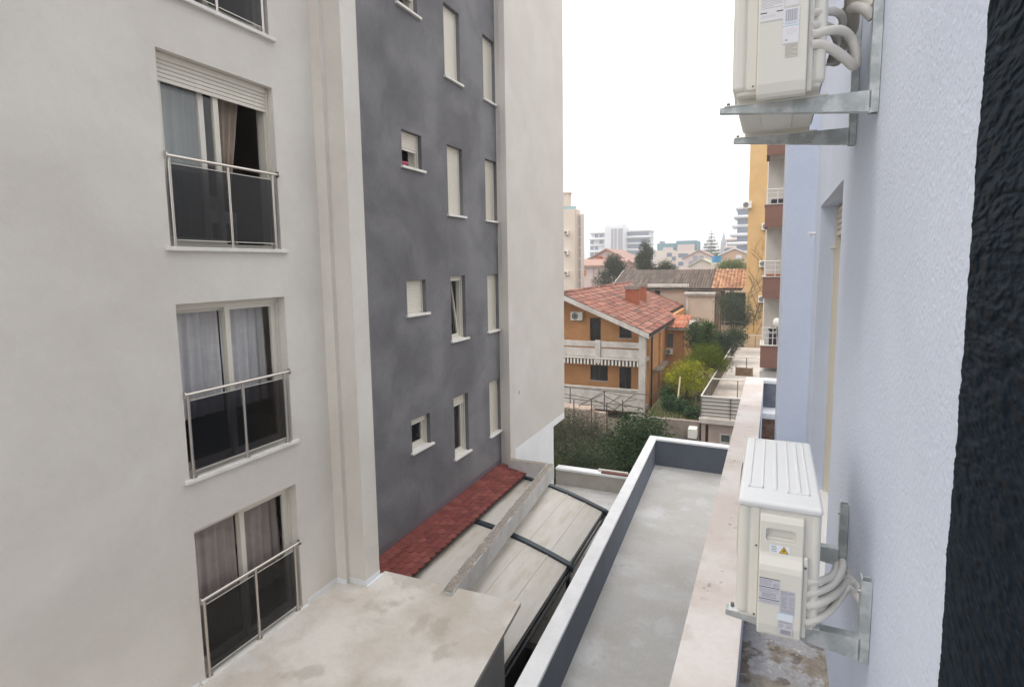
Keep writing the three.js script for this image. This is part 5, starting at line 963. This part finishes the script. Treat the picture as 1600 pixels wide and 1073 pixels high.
{
  const z = -92, { t } = gableHouse('pink_house', 'pale pink house with orange shutters beside the pines', 893, 1003, 421, 391, z, M.farPink, M.farRoof, 12);
  win(t, 937, 405, 1.0, 1.0, z, M.farOrange); win(t, 944, 405.5, 1.0, 0.8, z, std([0.6, 0.35, 0.2]));
  const a = onZ(902, 418, -86), b = onZ(952, 412, -86);
  mesh('front_wing', box(a.x, b.x + 2, G, a.y, -91.9, -86), M.farPink, t); mesh('wing_roof', [box(a.x - 0.4, b.x + 2.4, a.y, a.y + 0.25, -91.9, -85.6), new THREE.BoxGeometry(b.x - a.x + 2.6, 0.15, 4.2).rotateX(0.24).translate((a.x + b.x) / 2 + 1, a.y + 0.75, -88.2)], M.farRoof, t);
  win(t, 910.5, 426.5, 1.0, 0.9, -86, M.farOrange); win(t, 948, 428, 0.5, 0.9, -86, M.farWhite);
  mesh('drain_pipe', bar(V(onZ(927.5, 425, -85.9).x, G, -85.9), V(onZ(927.5, 420, -85.9).x, a.y, -85.9), 0.06), M.farGrey, t);
}
function slabTower(name, label, px0, px1, pyT, z, floors, mats, opt = {}) {
  const t = thing(name, label, 'building', [0, 0, 0], 0, opt.group), a = onZ(px0, pyT, z), b = onZ(px1, pyT, z), h = 3.0;
  mesh('core', box(a.x + 0.8, b.x - 0.8, G, a.y, z - 14, z - 1.5), mats[1], t);
  for (let k = 0; k < floors; k++) {
    const y = a.y - k * h, st = (opt.step || 0) * k;
    mesh('storey_band', rbox(a.x - st, b.x, y - 1.15, y - 0.1, z - 13, z + (opt.wave ? 0.8 * Math.sin(k * 2.1) : 0), 0.5, 2), mats[0], t);
    for (let i = 0; i < (opt.win || 0); i++) if ((i * 7 + k * 3) % 5) { const x = a.x + (b.x - a.x) * (i + 0.5) / opt.win; mesh('window', box(x - 0.9, x + 0.9, y - 2.9, y - 1.2, z - 1.5, z - 1.42), mats[2], t); }
  }
  return { t, a, b };
}
{
  const z = -270, a = slabTower('white_tower', 'hazy white tower of balcony bands with narrow grey core', 920, 957, 362, z, 7, [M.farWhite, M.farWhite, M.farGlass], { wave: 1, win: 5 });
  const p = onZ(946, 355, z), q = onZ(975, 355, z), r = onZ(948, 352, z), s = onZ(973, 352, z);
  mesh('stair_core', box(p.x, q.x, G, p.y, z - 12, z + 1.5), M.farWhite, a.t);
  for (const x of [958, 963, 970.5]) { const c = onZ(x, 400, z), w = x > 968 ? 1.1 : 0.55; mesh('dark_strip', box(c.x - w, c.x + w, G, p.y - 1, z + 1.5, z + 1.7), M.farGrey, a.t); }
  mesh('plant_room', box(r.x, s.x, p.y, onZ(960, 349.5, z).y, z - 9, z), M.farWhite, a.t);
  for (const x of [952, 961, 971]) { const c = onZ(x, 350, z); mesh('antenna', bar(V(c.x, p.y, z - 2), V(c.x, onZ(x, 344.5, z).y, z - 2), 0.12, 5), M.farGrey, a.t); }
  slabTower('white_tower', 'hazy white tower of long curved balconies right of the grey core', 974, 1016, 359, z - 6, 7, [M.farWhite, M.farGlass, M.farGlass], { wave: 1, win: 6 });
}
{
  const z = -190, t = thing('teal_building', 'hazy building with teal metal roof storey', 'building'), P = (x, y) => onZ(x, y, z);
  mesh('wall', [box(P(1022, 400).x, P(1058, 400).x, G, P(1040, 391).y, z - 12, z), box(P(1058, 400).x, P(1089, 400).x, G, P(1070, 392).y, z - 12, z + 2)], M.farCream, t);
  mesh('roof_storey', [box(P(1026, 380).x, P(1058, 380).x, P(1040, 391).y, P(1040, 380).y, z - 12, z - 1.5), box(P(1057, 380).x, P(1089, 380).x, P(1070, 392).y, P(1070, 376).y, z - 12, z + 0.5)], M.teal, t);
  mesh('lift_house', box(P(1028.5, 380).x, P(1033, 380).x, P(1040, 381).y, P(1030, 376).y, z - 9, z - 3), M.farGrey, t);
  mesh('set_back', [box(P(1060, 390).x, P(1086, 390).x, P(1070, 392).y, P(1070, 382).y, z + 0.5, z + 2), box(P(1036, 390).x, P(1052, 390).x, P(1040, 391).y, P(1040, 386.5).y, z - 1.5, z)], M.farPink, t);
  for (const [x, y] of [[1054, 404], [1064, 399], [1072, 399], [1054, 416], [1064, 412], [1046, 398]]) win(t, x, y, 1.6, 1.3, z + (x > 1058 ? 2 : 0));
}
{
  const { t } = gableHouse('pink_house', 'pale pinkish gabled house under the far conifer', 1069, 1117, 404, 392, -150, M.farPink, M.farRoof, 14);
  for (const [x, y] of [[1087, 404], [1096, 404], [1080, 412]]) win(t, x, y, 1.2, 1.5, -150, M.farGrey);
  gableHouse('pale_house', 'pale green roofed house in front of the pinkish gabled house', 1078, 1117, 416, 406, -128, M.farCream, std([0.36, 0.38, 0.27]), 10);
  const g = gableHouse('ochre_house', 'small ochre gabled house near the ochre building', 1127, 1169, 398, 389, -115, std([0.55, 0.38, 0.26]), M.farWhite, 9);
  win(g.t, 1155, 402, 1.0, 0.9, -115, M.farWhite);
  const c = onZ(1120, 410, -100); const tk = thing('water_tank', 'bright blue water tank beside the small ochre house', 'tank', [c.x, c.y, -100]);
  mesh('tank', new THREE.CylinderGeometry(0.75, 0.75, 1.1, 16).translate(0, 0.55, 0), std([0.03, 0.22, 0.42], 0.4), tk); mesh('stand', box(-0.8, 0.8, -(c.y + E), 0, -0.8, 0.8), M.farCream, tk);
  slabTower('terraced_tower', 'terraced tower of white balcony bands on the hill', 1149, 1180, 322, -210, 8, [M.farWhite, M.farGlass, M.farGlass], { step: 0.55, wave: 1 });
  const s = onZ(1131, 378, -330), tip = onZ(1131, 361, -330), sp = thing('church_spire', 'thin dark church spire far on the hill', 'church', [s.x, -E, -330]);
  mesh('spire', new THREE.ConeGeometry(1.5, tip.y - s.y, 6).translate(0, s.y + E + (tip.y - s.y) / 2, 0), M.farGrey, sp); mesh('tower', box(-1.4, 1.4, 0, s.y + E, -1.4, 1.4), M.farGrey, sp);
  slabTower('grey_block', 'low grey block stepping up the hill below the spire', 1133, 1152, 372, -240, 4, [M.farPink, M.farGrey, M.farGlass], { win: 4 });
  gableHouse('hill_house', 'small house in the haze left of the far conifer', 1092, 1112, 402, 397, -200, M.farCream, M.farRoof, 10);
}
{ // araucaria on the skyline
  const top = onZ(1112, 358, -175), t = thing('araucaria', 'tall tiered conifer on the skyline beside the spire', 'tree', [top.x, G, -175]), h = top.y + E, bl = [];
  for (let k = 0; k < 10; k++) { const y = h - 0.5 - k * 0.95, r = 0.35 + k * 0.42; for (let i = 0; i < 7; i++) { const a = i * 0.9 + k; bl.push([r * 0.6 * Math.cos(a), y, r * 0.6 * Math.sin(a), r * 0.5, 0.16, r * 0.5]); } }
  mesh('trunk', limb(V(0, 0, 0), V(0, h, 0), 0.35, 0.05), M.bark, t); mesh('crown', leaves(bl, 5000, 0.4, 0.12, PINE, { tuft: 8, spread: 0.8 }), M.leaf, t);
  plant('far_bush', 'broad dull green tree in front of the small ochre house', 'tree', [onZ(1145, 410, -88).x, G, -88], [[0, 9.0, 0, 1.7, 0.9, 1.4], [-1.2, 8.6, 0, 1.2, 0.8, 1.2], [1.2, 8.5, 0, 1.2, 0.8, 1.2]], 5000, 0.25, 0.09, MOSS, { r: 0.2 });
  plant('far_bush', 'dull green tree left of the tiered conifer', 'tree', [onZ(1098, 405, -165).x, G, -165], [[0, 10.8, 0, 2.6, 1.5, 2], [2.4, 10.6, 0, 2.2, 1.4, 2]], 4000, 0.4, 0.14, MOSS, { r: 0.25 });
}
{ // the hill behind the town
  const n = 60, m = 8, p = [], id = [];
  for (let j = 0; j <= m; j++) for (let i = 0; i <= n; i++) { const x = -700 + 1100 * i / n, s = j / m, bump = 26 * Math.exp(-(((x - 120) / 170) ** 2)) + 7 * Math.exp(-(((x + 330) / 150) ** 2)); p.push(x, -E - 0.5 + (bump + 2) * Math.sin(s * Math.PI / 2), -300 - 240 * s); }
  for (let j = 0; j < m; j++) for (let i = 0; i < n; i++) { const a = j * (n + 1) + i; id.push(a, a + 1, a + n + 2, a, a + n + 2, a + n + 1); }
  const g = new THREE.BufferGeometry(); g.setAttribute('position', new THREE.Float32BufferAttribute(p, 3)); g.setIndex(id); g.computeVertexNormals();
  struct('hill', g, plaster([0.16, 0.17, 0.14], [0.26, 0.25, 0.22], 60, 241, 1.5, bumpFine, 0.01, 256));
}

renderer.render(scene, camera);
